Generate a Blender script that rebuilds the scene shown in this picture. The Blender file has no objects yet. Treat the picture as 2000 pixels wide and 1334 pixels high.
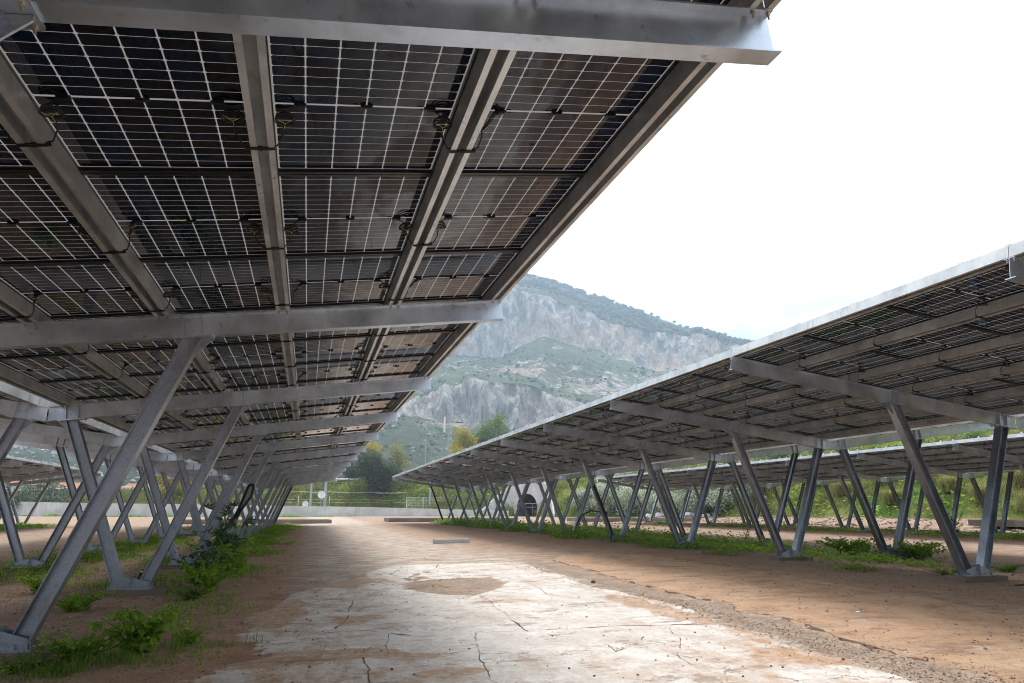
import bpy, math, random
import numpy as np
from mathutils import Matrix, Vector, Euler

random.seed(7)
RNG = np.random.default_rng(11)
rad = math.radians
S = bpy.context.scene
COL = S.collection

# ------------------------------------------------------------------ camera
cam_d = bpy.data.cameras.new("camera")
cam = bpy.data.objects.new("camera", cam_d)
COL.objects.link(cam)
S.camera = cam
cam_d.sensor_width = 36.0
cam_d.lens = 24.777
cam_d.clip_start = 0.05
cam_d.clip_end = 12000
cam.matrix_world = (Matrix.Translation((0, 0, 1.318)) @ Matrix.Rotation(rad(-15.741), 4, 'Z')
                    @ Matrix.Rotation(rad(90 + 13.341), 4, 'X') @ Matrix.Rotation(rad(0.152), 4, 'Z'))

# ------------------------------------------------------------------ world, sun, exposure
SUN_EL, SUN_AZ = 62.0, 8.0            # elevation, azimuth east of +Y (the view looks towards the sun)
SKY_STRENGTH = 0.1
W = bpy.data.worlds.new("World")
S.world = W
W.use_nodes = True
wn = W.node_tree.nodes
wl = W.node_tree.links
for n in list(wn):
    wn.remove(n)
w_out = wn.new('ShaderNodeOutputWorld')
w_bg = wn.new('ShaderNodeBackground')
w_bg.inputs['Strength'].default_value = SKY_STRENGTH
w_sky = wn.new('ShaderNodeTexSky')
w_sky.sky_type = 'NISHITA'
w_sky.sun_disc = False
w_sky.sun_elevation = rad(SUN_EL)
w_sky.sun_rotation = rad(SUN_AZ)
w_sky.air_density = 1.0
w_sky.dust_density = 2.0
w_co = wn.new('ShaderNodeTexCoord')
w_map = wn.new('ShaderNodeMapping')
w_map.inputs['Scale'].default_value = (1.0, 1.0, 2.6)
w_map.inputs['Location'].default_value = (3.1, 0.6, 0.0)
w_noi = wn.new('ShaderNodeTexNoise')
w_noi.inputs['Scale'].default_value = 1.7
w_noi.inputs['Detail'].default_value = 6
w_noi.inputs['Roughness'].default_value = 0.55
w_sep = wn.new('ShaderNodeSeparateXYZ')
w_el = wn.new('ShaderNodeMapRange')          # thinner cloud low down
w_el.inputs['From Min'].default_value = 0.15
w_el.inputs['From Max'].default_value = 0.36
w_el.inputs['To Min'].default_value = 0.0
w_el.inputs['To Max'].default_value = 0.9
w_add = wn.new('ShaderNodeMath')
w_add.operation = 'ADD'
w_rmp = wn.new('ShaderNodeMapRange')
w_rmp.interpolation_type = 'SMOOTHSTEP'
w_rmp.inputs['From Min'].default_value = 0.80
w_rmp.inputs['From Max'].default_value = 1.34
w_rmp.inputs['To Min'].default_value = 0.02
w_rmp.inputs['To Max'].default_value = 1.0
w_pale = wn.new('ShaderNodeMix')
w_pale.data_type = 'RGBA'
w_pale.inputs['Factor'].default_value = 0.88
w_pale.inputs['B'].default_value = (4.5, 5.0, 5.5, 1)
w_mix = wn.new('ShaderNodeMix')
w_mix.data_type = 'RGBA'
w_mix.inputs['B'].default_value = (10.0, 9.95, 9.9, 1)
wl.new(w_co.outputs['Generated'], w_map.inputs['Vector'])
wl.new(w_map.outputs['Vector'], w_noi.inputs['Vector'])
wl.new(w_co.outputs['Generated'], w_sep.inputs['Vector'])
wl.new(w_sep.outputs['Z'], w_el.inputs['Value'])
w_n2 = wn.new('ShaderNodeTexNoise')          # small puffs in the clearer band
w_n2.inputs['Scale'].default_value = 7.0
w_n2.inputs['Detail'].default_value = 7
w_n2.inputs['Roughness'].default_value = 0.6
wl.new(w_map.outputs['Vector'], w_n2.inputs['Vector'])
w_n2r = wn.new('ShaderNodeMapRange')
w_n2r.inputs['From Min'].default_value = 0.56
w_n2r.inputs['From Max'].default_value = 0.66
w_n2r.inputs['To Min'].default_value = 0.0
w_n2r.inputs['To Max'].default_value = 0.22
wl.new(w_n2.outputs['Fac'], w_n2r.inputs['Value'])
w_ad2 = wn.new('ShaderNodeMath')
w_ad2.operation = 'ADD'
wl.new(w_noi.outputs['Fac'], w_ad2.inputs[0])
wl.new(w_n2r.outputs['Result'], w_ad2.inputs[1])
wl.new(w_ad2.outputs[0], w_add.inputs[0])
wl.new(w_el.outputs['Result'], w_add.inputs[1])
w_yy = wn.new('ShaderNodeMath')               # cloud thickest towards the sun, thinning away from it
w_yy.operation = 'MULTIPLY_ADD'
w_yy.inputs[1].default_value = 0.30
wl.new(w_sep.outputs['Y'], w_yy.inputs[0])
wl.new(w_add.outputs[0], w_yy.inputs[2])
wl.new(w_yy.outputs[0], w_rmp.inputs['Value'])
wl.new(w_sky.outputs['Color'], w_pale.inputs['A'])
wl.new(w_pale.outputs['Result'], w_mix.inputs['A'])
wl.new(w_rmp.outputs['Result'], w_mix.inputs['Factor'])
wl.new(w_mix.outputs['Result'], w_bg.inputs['Color'])
wl.new(w_bg.outputs['Background'], w_out.inputs['Surface'])

sun_d = bpy.data.lights.new("sun", 'SUN')
sun_d.energy = 2.5
sun_d.angle = rad(24)                 # sun behind thin bright cloud
sun_d.color = (1.0, 0.965, 0.91)
sun = bpy.data.objects.new("sun", sun_d)
COL.objects.link(sun)
_sv = Vector((math.sin(rad(SUN_AZ)) * math.cos(rad(SUN_EL)), math.cos(rad(SUN_AZ)) * math.cos(rad(SUN_EL)), math.sin(rad(SUN_EL))))
sun.rotation_euler = _sv.to_track_quat('Z', 'Y').to_euler()

S.view_settings.view_transform = 'Standard'
S.view_settings.look = 'None'
S.view_settings.exposure = 0.86
S.view_settings.gamma = 1.0
S.view_settings.use_curve_mapping = False
S.render.engine = 'CYCLES'
S.cycles.max_bounces = 8
S.cycles.diffuse_bounces = 4
S.cycles.glossy_bounces = 4
S.cycles.transmission_bounces = 4
S.cycles.transparent_max_bounces = 8
S.cycles.volume_bounces = 1
S.cycles.filter_width = 1.05
HAZE_DENSITY = 0.00040


# ------------------------------------------------------------------ helpers
def sstep(a, b, x):
    t = np.clip((np.asarray(x, float) - a) / (b - a), 0, 1)
    return t * t * (3 - 2 * t)


_perm = np.random.default_rng(5).permutation(4096)
_val = np.random.default_rng(6).random(4096) * 2 - 1


def vnoise(x, y, seed=0):
    x = np.asarray(x, float); y = np.asarray(y, float)
    xi = np.floor(x).astype(np.int64); yi = np.floor(y).astype(np.int64)
    fx = x - xi; fy = y - yi
    fx = fx * fx * fx * (fx * (fx * 6 - 15) + 10); fy = fy * fy * fy * (fy * (fy * 6 - 15) + 10)

    def h(a, b):
        return _val[_perm[(_perm[(a + seed * 57) & 4095] + b) & 4095]]
    v00 = h(xi, yi); v10 = h(xi + 1, yi); v01 = h(xi, yi + 1); v11 = h(xi + 1, yi + 1)
    return (v00 * (1 - fx) + v10 * fx) * (1 - fy) + (v01 * (1 - fx) + v11 * fx) * fy


def fbm(x, y, o=4, seed=0, g=0.5):
    s = 0; a = 1.0; f = 1.0
    for i in range(o):
        s = s + a * vnoise(np.asarray(x) * f, np.asarray(y) * f, seed + i * 3)
        a *= g; f *= 2.03
    return s


def tag(o, label=None, cat=None, group=None, kind=None):
    if label: o['label'] = label
    if cat: o['category'] = cat
    if group: o['group'] = group
    if kind: o['kind'] = kind
    return o


def empty(name, loc=(0, 0, 0), rz=0.0):
    o = bpy.data.objects.new(name, None)
    o.empty_display_size = 0.2
    COL.objects.link(o)
    o.location = loc
    o.rotation_euler = (0, 0, rz)
    return o


def link(name, me, parent=None, mat=None, matrix=None):
    o = bpy.data.objects.new(name, me)
    COL.objects.link(o)
    if parent is not None:
        o.parent = parent
    if matrix is not None:
        o.matrix_local = matrix
    if mat is not None and len(me.materials) == 0:
        me.materials.append(mat)
    return o


class MB:
    """collects boxes, prisms, tubes and polygons into one mesh"""

    def __init__(s):
        s.v = []; s.f = []; s.m = []; s.sm = []

    def add(s, vs, fs, mi=0, smooth=False):
        b = len(s.v)
        s.v += [tuple(map(float, p)) for p in vs]
        for f in fs:
            s.f.append(tuple(b + i for i in f)); s.m.append(mi); s.sm.append(smooth)

    def box(s, c, d, mi=0, R=None):
        x, y, z = d[0] / 2, d[1] / 2, d[2] / 2
        P = [Vector((a, b, e)) for e in (-z, z) for b in (-y, y) for a in (-x, x)]
        if R is not None: P = [R @ p for p in P]
        P = [(p.x + c[0], p.y + c[1], p.z + c[2]) for p in P]
        s.add(P, [(0, 2, 3, 1), (4, 5, 7, 6), (0, 1, 5, 4), (2, 6, 7, 3), (0, 4, 6, 2), (1, 3, 7, 5)], mi)

    def box2(s, a, b, mi=0):
        s.box([(a[i] + b[i]) / 2 for i in range(3)], [abs(b[i] - a[i]) for i in range(3)], mi)

    def tube(s, pts, r, n=8, mi=0, cap=True, rs=None):
        pts = [Vector(p) for p in pts]
        rings = []
        up = None
        for i, p in enumerate(pts):
            if i == 0: t = pts[1] - p
            elif i == len(pts) - 1: t = p - pts[-2]
            else: t = pts[i + 1] - pts[i - 1]
            t.normalize()
            if up is None:
                up = Vector((0, 0, 1)) if abs(t.z) < 0.9 else Vector((1, 0, 0))
            a = t.cross(up)
            if a.length < 1e-4: a = t.cross(Vector((0.3, 1, 0.2)))
            a.normalize(); b = t.cross(a).normalized(); up = -b if False else up
            rr = rs[i] if rs is not None else r
            rings.append([p + (a * math.cos(2 * math.pi * k / n) + b * math.sin(2 * math.pi * k / n)) * rr for k in range(n)])
        vs = [q for ring in rings for q in ring]
        fs = []
        for i in range(len(pts) - 1):
            for k in range(n):
                k2 = (k + 1) % n
                fs.append((i * n + k, i * n + k2, (i + 1) * n + k2, (i + 1) * n + k))
        s.add(vs, fs, mi, True)
        if cap:
            s.add(rings[0], [tuple(range(n))[::-1]], mi); s.add(rings[-1], [tuple(range(n))], mi)

    def prism(s, poly, y0, y1, mi=0):
        """poly in XZ, extruded along y"""
        n = len(poly)
        vs = [(p[0], y0, p[1]) for p in poly] + [(p[0], y1, p[1]) for p in poly]
        fs = [tuple(range(n)), tuple(range(2 * n - 1, n - 1, -1))]
        for i in range(n):
            j = (i + 1) % n
            fs.append((i, i + n, j + n, j))
        s.add(vs, fs, mi)

    def mesh(s, name, mats):
        me = bpy.data.meshes.new(name)
        me.from_pydata(s.v, [], s.f)
        for m in mats: me.materials.append(m)
        me.polygons.foreach_set('material_index', s.m)
        me.polygons.foreach_set('use_smooth', s.sm)
        me.update()
        return me


def np_mesh(name, verts, faces, mats, smooth=False, midx=None):
    """faces: (n,3) or (n,4) int array"""
    me = bpy.data.meshes.new(name)
    verts = np.asarray(verts, np.float32); faces = np.asarray(faces, np.int32)
    n, k = faces.shape
    me.vertices.add(len(verts)); me.vertices.foreach_set('co', verts.ravel())
    me.loops.add(n * k); me.loops.foreach_set('vertex_index', faces.ravel())
    me.polygons.add(n)
    me.polygons.foreach_set('loop_start', np.arange(0, n * k, k, dtype=np.int32))
    me.polygons.foreach_set('loop_total', np.full(n, k, np.int32))
    for m in mats: me.materials.append(m)
    if midx is not None: me.polygons.foreach_set('material_index', np.asarray(midx, np.int32))
    me.polygons.foreach_set('use_smooth', np.full(n, bool(smooth)))
    me.update(calc_edges=True)
    me.validate()
    return me


def col_attr(me, name, arr):
    a = me.color_attributes.new(name, 'FLOAT_COLOR', 'POINT')
    c = np.ones((len(me.vertices), 4), np.float32)
    c[:, :arr.shape[1]] = arr
    a.data.foreach_set('color', c.ravel())


# ------------------------------------------------------------------ materials
class NT:
    def __init__(s, name):
        s.m = bpy.data.materials.new(name)
        s.m.use_nodes = True
        s.t = s.m.node_tree
        s.n = s.t.nodes; s.l = s.t.links
        for x in list(s.n): s.n.remove(x)
        s.out = s.n.new('ShaderNodeOutputMaterial')
        s.tc = s.n.new('ShaderNodeTexCoord')
        s.geo = s.n.new('ShaderNodeNewGeometry')

    def new(s, t, **kw):
        n = s.n.new(t)
        for k, v in kw.items(): setattr(n, k, v)
        return n

    def set(s, sock, v):
        if isinstance(v, bpy.types.NodeSocket): s.l.new(v, sock)
        else:
            if isinstance(v, (tuple, list)) and len(v) == 3 and sock.type == 'RGBA': v = (*v, 1)
            sock.default_value = v

    def noise(s, scale, detail=4, rough=0.5, vec=None, stretch=None, dist=0.0):
        n = s.new('ShaderNodeTexNoise')
        n.inputs['Scale'].default_value = scale; n.inputs['Detail'].default_value = detail
        n.inputs['Roughness'].default_value = rough; n.inputs['Distortion'].default_value = dist
        v = vec if vec is not None else s.tc.outputs['Object']
        if stretch is not None:
            mp = s.new('ShaderNodeMapping'); mp.inputs['Scale'].default_value = stretch
            s.l.new(v, mp.inputs['Vector']); v = mp.outputs['Vector']
        s.l.new(v, n.inputs['Vector'])
        return n.outputs['Fac']

    def voro(s, scale, feature='F1', vec=None, out='Distance', rand=1.0):
        n = s.new('ShaderNodeTexVoronoi', feature=feature)
        n.inputs['Scale'].default_value = scale
        n.inputs['Randomness'].default_value = rand
        s.l.new(vec if vec is not None else s.tc.outputs['Object'], n.inputs['Vector'])
        return n.outputs[out]

    def rng(s, v, a, b, c=0.0, d=1.0, smooth=True):
        n = s.new('ShaderNodeMapRange')
        if smooth: n.interpolation_type = 'SMOOTHSTEP'
        s.set(n.inputs['Value'], v)
        for k, x in zip(('From Min', 'From Max', 'To Min', 'To Max'), (a, b, c, d)): s.set(n.inputs[k], x)
        return n.outputs['Result']

    def math(s, op, a, b=None, clamp=False):
        n = s.new('ShaderNodeMath', operation=op); n.use_clamp = clamp
        s.set(n.inputs[0], a)
        if b is not None: s.set(n.inputs[1], b)
        return n.outputs[0]

    def mix(s, f, a, b, mode='MIX'):
        n = s.new('ShaderNodeMix'); n.data_type = 'RGBA'; n.blend_type = mode
        s.set(n.inputs['Factor'], f); s.set(n.inputs['A'], a); s.set(n.inputs['B'], b)
        return n.outputs['Result']

    def bump(s, h, strength=0.3, dist=0.01):
        n = s.new('ShaderNodeBump')
        n.inputs['Strength'].default_value = strength; n.inputs['Distance'].default_value = dist
        s.set(n.inputs['Height'], h)
        return n.outputs['Normal']

    def bsdf(s, col, rough=0.6, metal=0.0, normal=None, spec=0.5, **kw):
        n = s.new('ShaderNodeBsdfPrincipled')
        s.set(n.inputs['Base Color'], col); s.set(n.inputs['Roughness'], rough); s.set(n.inputs['Metallic'], metal)
        s.set(n.inputs['Specular IOR Level'], spec)
        if normal is not None: s.l.new(normal, n.inputs['Normal'])
        for k, v in kw.items(): s.set(n.inputs[k.replace('_', ' ')], v)
        return n.outputs['BSDF']

    def done(s, sh, vol=None):
        s.l.new(sh, s.out.inputs['Surface'])
        return s.m


def simple(name, col, rough=0.7, metal=0.0, var=0.12, scale=6.0, bump=0.1, dist=0.01, spec=0.4):
    t = NT(name)
    f = t.noise(scale, 5, 0.6)
    a = tuple(c * (1 - var) for c in col); b = tuple(min(1, c * (1 + var)) for c in col)
    c = t.mix(t.rng(f, 0.3, 0.7), a, b)
    return t.done(t.bsdf(c, rough, metal, t.bump(t.noise(scale * 8, 3), bump, dist), spec))


def galvanised(name, tint=(1, 1, 1), rust=0.35, dark=1.0, metal=0.86):
    t = NT(name)
    oi = t.new('ShaderNodeObjectInfo')
    vec = t.new('ShaderNodeVectorMath', operation='ADD')
    sc = t.new('ShaderNodeVectorMath', operation='SCALE'); sc.inputs['Scale'].default_value = 37.0
    cmb = t.new('ShaderNodeCombineXYZ')
    for i in range(3): t.l.new(oi.outputs['Random'], cmb.inputs[i])
    t.l.new(cmb.outputs[0], sc.inputs[0]); t.l.new(t.tc.outputs['Object'], vec.inputs[0]); t.l.new(sc.outputs[0], vec.inputs[1])
    v = vec.outputs[0]
    big = t.noise(2.2, 5, 0.6, v)
    spang = t.voro(90, 'F1', v, 'Color')
    spg = t.new('ShaderNodeSeparateColor'); t.l.new(spang, spg.inputs[0])
    c = t.mix(t.rng(big, 0.3, 0.7), tuple(dark * x * y for x, y in zip((0.40, 0.425, 0.45), tint)), tuple(dark * x * y for x, y in zip((0.66, 0.69, 0.72), tint)))
    c = t.mix(t.math('MULTIPLY', spg.outputs[0], 0.28), c, (0.70, 0.73, 0.78))
    dirt = t.noise(1.3, 6, 0.7, v, (6, 6, 0.9))
    c = t.mix(t.rng(dirt, 0.50, 0.78, 0, rust), c, (0.20, 0.125, 0.075))
    st = t.noise(9, 5, 0.65, v)
    c = t.mix(t.rng(st, 0.60, 0.72, 0, 0.45), c, (0.13, 0.13, 0.14))
    r = t.rng(big, 0.3, 0.7, 0.30, 0.44)
    return t.done(t.bsdf(c, r, metal, t.bump(t.noise(60, 3, 0.6, v), 0.12, 0.004), 0.5))


M = {}
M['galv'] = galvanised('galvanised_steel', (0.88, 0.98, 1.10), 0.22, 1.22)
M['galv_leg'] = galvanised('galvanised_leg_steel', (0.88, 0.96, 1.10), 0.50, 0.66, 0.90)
M['purlin'] = galvanised('purlin_steel', (1.02, 0.99, 0.94), 0.35, 1.12, 0.6)
M['bolt'] = simple('zinc_bolt', (0.55, 0.52, 0.42), 0.35, 0.8)
M['frame'] = simple('black_anodised_frame', (0.012, 0.012, 0.014), 0.35, 0.2, bump=0.02)
M['plastic'] = simple('black_plastic', (0.012, 0.012, 0.012), 0.45, 0.0)
M['tie'] = simple('yellow_tie', (0.65, 0.55, 0.03), 0.5)
M['clamp'] = simple('aluminium_clamp', (0.75, 0.76, 0.78), 0.35, 0.4)
M['conduit'] = simple('black_corrugated_conduit', (0.010, 0.010, 0.011), 0.5)
M['white'] = simple('white_paint', (0.75, 0.76, 0.76), 0.5, var=0.06)
M['grey_metal'] = simple('grey_painted_metal', (0.34, 0.38, 0.42), 0.5, 0.2)
M['dark'] = simple('dark_rubber', (0.02, 0.02, 0.02), 0.7)
M['glass'] = simple('dark_glass', (0.02, 0.025, 0.03), 0.08)
M['red'] = simple('terracotta_roof', (0.36, 0.14, 0.08), 0.8)
M['plaster'] = simple('pale_plaster', (0.62, 0.58, 0.50), 0.85)
M['rubbish'] = simple('pale_plastic_rubbish', (0.62, 0.64, 0.66), 0.5, var=0.3, scale=3)
M['stone'] = simple('pale_stone', (0.30, 0.24, 0.19), 0.9, var=0.35, scale=2, bump=0.4)
M['brick_red'] = simple('red_brick_shard', (0.34, 0.09, 0.06), 0.8)
M['bottle'] = simple('brown_bottle_glass', (0.03, 0.014, 0.006), 0.1)
M['bark'] = simple('bark', (0.13, 0.10, 0.075), 0.9, scale=3, bump=0.6, dist=0.05)
M['cut_wood'] = simple('stem', (0.10, 0.12, 0.04), 0.8)


def solar_back(name, shade):
    """dark cell seen through the rear glass: smooth glass over a matt dark cell, fine finger lines"""
    t = NT(name)
    at = t.new('ShaderNodeAttribute'); at.attribute_name = 'cell'
    sp = t.new('ShaderNodeSeparateColor'); t.l.new(at.outputs['Color'], sp.inputs[0])
    wv = t.new('ShaderNodeTexWave'); wv.bands_direction = 'X'; wv.inputs['Scale'].default_value = 14.0
    wv.inputs['Distortion'].default_value = 0
    t.l.new(t.tc.outputs['Object'], wv.inputs['Vector'])
    base = t.mix(sp.outputs[0], (0.006 * shade, 0.014 * shade, 0.036 * shade), (0.008 * shade, 0.008 * shade, 0.013 * shade))
    base = t.mix(t.rng(wv.outputs['Fac'], 0.95, 1.0, 0, 0.06, True), base, (0.08, 0.055, 0.04))
    oi = t.new('ShaderNodeObjectInfo')
    smear = t.noise(3.0, 4, 0.6)
    return t.done(t.bsdf(base, t.rng(smear, 0.3, 0.7, 0.02, 0.05), 0.0, None, 0.26))


M['cell'] = solar_back('solar_cell_rear', 1.0)


def gap_mat():
    t = NT('laminate_gap')
    tr = t.new('ShaderNodeBsdfTranslucent'); tr.inputs['Color'].default_value = (0.165, 0.158, 0.15, 1)
    gl = t.bsdf((0.35, 0.34, 0.33), 0.12, spec=0.25)
    mx = t.new('ShaderNodeMixShader'); mx.inputs[0].default_value = 0.35
    t.l.new(tr.outputs[0], mx.inputs[1]); t.l.new(gl, mx.inputs[2])
    return t.done(mx.outputs[0])


M['gap'] = gap_mat()


def leaf_mat(name, col, col2, trans=0.35, rough=0.5):
    t = NT(name)
    oi = t.new('ShaderNodeObjectInfo')
    at = t.new('ShaderNodeAttribute'); at.attribute_name = 'leafcol'
    sp = t.new('ShaderNodeSeparateColor'); t.l.new(at.outputs['Color'], sp.inputs[0])
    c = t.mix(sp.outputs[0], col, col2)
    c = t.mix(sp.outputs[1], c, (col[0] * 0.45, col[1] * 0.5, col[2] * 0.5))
    b = t.bsdf(c, rough, spec=0.35)
    tr = t.new('ShaderNodeBsdfTranslucent'); t.set(tr.inputs['Color'], t.mix(0.5, c, (col2[0] * 1.4, col2[1] * 1.5, col2[2] * 0.6)))
    mx = t.new('ShaderNodeMixShader'); mx.inputs[0].default_value = trans
    t.l.new(b, mx.inputs[1]); t.l.new(tr.outputs[0], mx.inputs[2])
    return t.done(mx.outputs[0])


M['weed'] = leaf_mat('weed_leaves', (0.11, 0.23, 0.025), (0.34, 0.52, 0.06), 0.45)
M['grass'] = leaf_mat('grass_blades', (0.085, 0.17, 0.025), (0.24, 0.34, 0.06))
M['dry_grass'] = leaf_mat('dry_grass', (0.16, 0.17, 0.06), (0.34, 0.32, 0.16))
M['reed'] = leaf_mat('reed_blades', (0.09, 0.13, 0.035), (0.24, 0.25, 0.10))
M['olive'] = leaf_mat('olive_leaves', (0.055, 0.085, 0.06), (0.12, 0.16, 0.12), 0.2)
M['silver'] = leaf_mat('silver_leaves', (0.27, 0.33, 0.28), (0.60, 0.66, 0.59), 0.2)
M['yellow'] = leaf_mat('yellow_leaves', (0.22, 0.21, 0.03), (0.42, 0.36, 0.05), 0.4)
M['green_tree'] = leaf_mat('green_tree_leaves', (0.07, 0.13, 0.05), (0.17, 0.25, 0.09), 0.35)
M['dark_leaf'] = leaf_mat('dark_glossy_leaves', (0.035, 0.085, 0.035), (0.09, 0.17, 0.08), 0.25, 0.35)
M['far_tree'] = leaf_mat('far_pine_foliage', (0.020, 0.038, 0.018), (0.045, 0.065, 0.03), 0.0, 0.9)
M['far_scrub'] = leaf_mat('far_scrub_foliage', (0.045, 0.065, 0.035), (0.10, 0.105, 0.07), 0.0, 0.9)
M['flower'] = simple('yellow_petals', (0.75, 0.52, 0.02), 0.6)


def concrete_mat(name, a, b, streak=True):
    t = NT(name)
    big = t.noise(0.5, 5, 0.6)
    c = t.mix(t.rng(big, 0.3, 0.7), a, b)
    if streak:
        s1 = t.noise(1.2, 6, 0.7, None, (3.0, 3.0, 0.12))
        c = t.mix(t.rng(s1, 0.52, 0.75, 0, 0.55), c, tuple(x * 0.42 for x in a))
    c = t.mix(t.rng(t.noise(14, 5, 0.7), 0.55, 0.8, 0, 0.3), c, tuple(x * 0.6 for x in a))
    return t.done(t.bsdf(c, 0.88, 0, t.bump(t.noise(20, 5), 0.25, 0.01), 0.25))


M['conc'] = concrete_mat('weathered_concrete', (0.44, 0.45, 0.46), (0.60, 0.61, 0.61))
M['conc_pad'] = concrete_mat('dirty_concrete_pad', (0.15, 0.115, 0.09), (0.26, 0.215, 0.18), False)
M['kerb'] = concrete_mat('grey_kerb_concrete', (0.16, 0.145, 0.13), (0.24, 0.22, 0.20), False)
M['asphalt'] = simple('asphalt', (0.06, 0.06, 0.06), 0.9, scale=10, bump=0.3)


def ground_mat():
    t = NT('red_soil_and_worn_concrete')
    at = t.new('ShaderNodeAttribute'); at.attribute_name = 'mask'
    sp = t.new('ShaderNodeSeparateColor'); t.l.new(at.outputs['Color'], sp.inputs[0])
    at2 = t.new('ShaderNodeAttribute'); at2.attribute_name = 'mask2'
    sp2 = t.new('ShaderNodeSeparateColor'); t.l.new(at2.outputs['Color'], sp2.inputs[0])
    P = t.geo.outputs['Position']
    n_f = t.noise(7, 8, 0.66, P)
    n_m = t.noise(1.6, 7, 0.62, P)
    n_b = t.noise(0.35, 5, 0.6, P)
    n_drag = t.noise(1.2, 9, 0.72, P, (2.4, 0.9, 1))       # wheel drag along the lane
    n_wash = t.noise(1.4, 9, 0.74, P, (0.8, 1.6, 1))        # wash marks across it
    grit = t.noise(150, 3, 0.7, P)
    # soil
    soil = t.mix(t.rng(n_m, 0.3, 0.7), (0.30, 0.155, 0.082), (0.48, 0.29, 0.175))
    soil = t.mix(t.rng(n_b, 0.35, 0.65, 0, 0.5), soil, (0.42, 0.28, 0.19))
    soil = t.mix(t.rng(n_wash, 0.5, 0.72, 0, 0.55), soil, (0.19, 0.095, 0.055))
    # pale dry driving surface (sandy)
    sand = t.mix(t.rng(n_wash, 0.35, 0.65), (0.32, 0.205, 0.14), (0.47, 0.355, 0.275))
    sand = t.mix(t.rng(n_drag, 0.5, 0.75, 0, 0.6), sand, (0.27, 0.165, 0.11))
    sand = t.mix(t.rng(t.noise(2.2, 9, 0.76, P, (0.6, 1.9, 1)), 0.50, 0.60, 0, 0.75), sand, (0.225, 0.135, 0.088))
    # concrete
    conc = t.mix(t.rng(n_m, 0.3, 0.7), (0.62, 0.585, 0.545), (0.77, 0.745, 0.71))
    conc = t.mix(t.rng(n_f, 0.5, 0.8, 0, 0.5), conc, (0.40, 0.33, 0.27))
    film_amt = t.math('ADD', t.rng(n_drag, 0.38, 0.70, 0, 1), t.math('MULTIPLY', t.rng(n_wash, 0.4, 0.7), 0.5))
    film_amt = t.math('MULTIPLY', t.math('ADD', film_amt, t.rng(sp2.outputs[0], 1.1, 2.0, 0, 0.6)), sp2.outputs[0], True)
    film_amt = t.math('MULTIPLY', film_amt, t.rng(n_f, 0.25, 0.6, 0.45, 1.0), True)
    conc = t.mix(film_amt, conc, (0.44, 0.265, 0.155))
    conc = t.mix(t.math('MULTIPLY', t.rng(t.noise(0.9, 10, 0.78, P, (1.0, 1.5, 1)), 0.55, 0.60), 0.75), conc, (0.27, 0.18, 0.125))
    tw = t.new('ShaderNodeTexWave'); tw.bands_direction = 'DIAGONAL'; tw.inputs['Scale'].default_value = 9.0; tw.inputs['Distortion'].default_value = 2.0; tw.inputs['Detail'].default_value = 3
    t.l.new(P, tw.inputs['Vector'])
    conc = t.mix(t.math('MULTIPLY', t.rng(tw.outputs['Fac'], 0.5, 0.9, 0, 0.35), t.rng(t.noise(0.8, 3, 0.5, P, (2.0, 0.3, 1)), 0.5, 0.6)), conc, (0.36, 0.27, 0.21))
    # gravelly broken strip
    v1 = t.voro(42, 'F1', P, 'Color')
    vs = t.new('ShaderNodeSeparateColor'); t.l.new(v1, vs.inputs[0])
    grav = t.mix(vs.outputs[0], (0.30, 0.215, 0.155), (0.54, 0.43, 0.34))
    grav = t.mix(t.rng(n_m, 0.35, 0.7, 0, 0.6), grav, (0.24, 0.155, 0.105))
    # combine; masks hold signed distances (0.5 = edge) roughened here
    wob = t.math('MULTIPLY', t.math('SUBTRACT', n_f, 0.5), 0.14)
    wob2 = t.math('MULTIPLY', t.math('SUBTRACT', n_m, 0.5), 0.10)
    e = t.math('ADD', t.math('ADD', wob, wob2), t.math('MULTIPLY', t.math('SUBTRACT', t.noise(3.4, 7, 0.7, P, (0.8, 1.3, 1)), 0.5), 0.30))
    k_sand = t.rng(t.math('ADD', sp2.outputs[1], t.math('MULTIPLY', e, 2.0)), 0.40, 0.62)
    k_conc = t.rng(t.math('ADD', sp.outputs[0], t.math('ADD', e, t.math('MULTIPLY', t.math('SUBTRACT', t.noise(14, 8, 0.8, P), 0.5), 0.12))), 0.485, 0.520)
    k_slab2 = t.rng(t.math('ADD', sp.outputs[1], t.math('MULTIPLY', e, 0.15)), 0.494, 0.506)
    k_grav = t.rng(t.math('ADD', sp.outputs[2], t.math('MULTIPLY', e, 1.1)), 0.44, 0.56)
    track = t.mix(t.rng(n_wash, 0.38, 0.62), (0.40, 0.305, 0.235), (0.66, 0.59, 0.52))
    track = t.mix(t.rng(n_f, 0.5, 0.75, 0, 0.6), track, (0.30, 0.20, 0.14))
    sx = t.new('ShaderNodeSeparateXYZ'); t.l.new(P, sx.inputs[0])
    ctr = t.math('MULTIPLY', t.rng(sx.outputs[0], -0.4, 0.8), t.rng(sx.outputs[0], 4.4, 6.2, 1, 0))
    ctr = t.math('MULTIPLY', ctr, t.rng(n_m, 0.30, 0.60, 0.35, 1.0))
    sand = t.mix(ctr, sand, track)
    col = t.mix(k_sand, soil, sand)
    g2 = t.mix(t.rng(n_m, 0.4, 0.6), soil, grav)
    col = t.mix(t.math('MULTIPLY', sp2.outputs[2], t.rng(n_wash, 0.42, 0.6)), col, grav)
    col = t.mix(k_grav, col, grav)
    slab2 = t.mix(t.rng(n_drag, 0.35, 0.65), (0.50, 0.325, 0.20), (0.42, 0.245, 0.14))
    slab2 = t.mix(t.rng(n_wash, 0.48, 0.66, 0, 0.9), slab2, (0.235, 0.13, 0.078))
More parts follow.
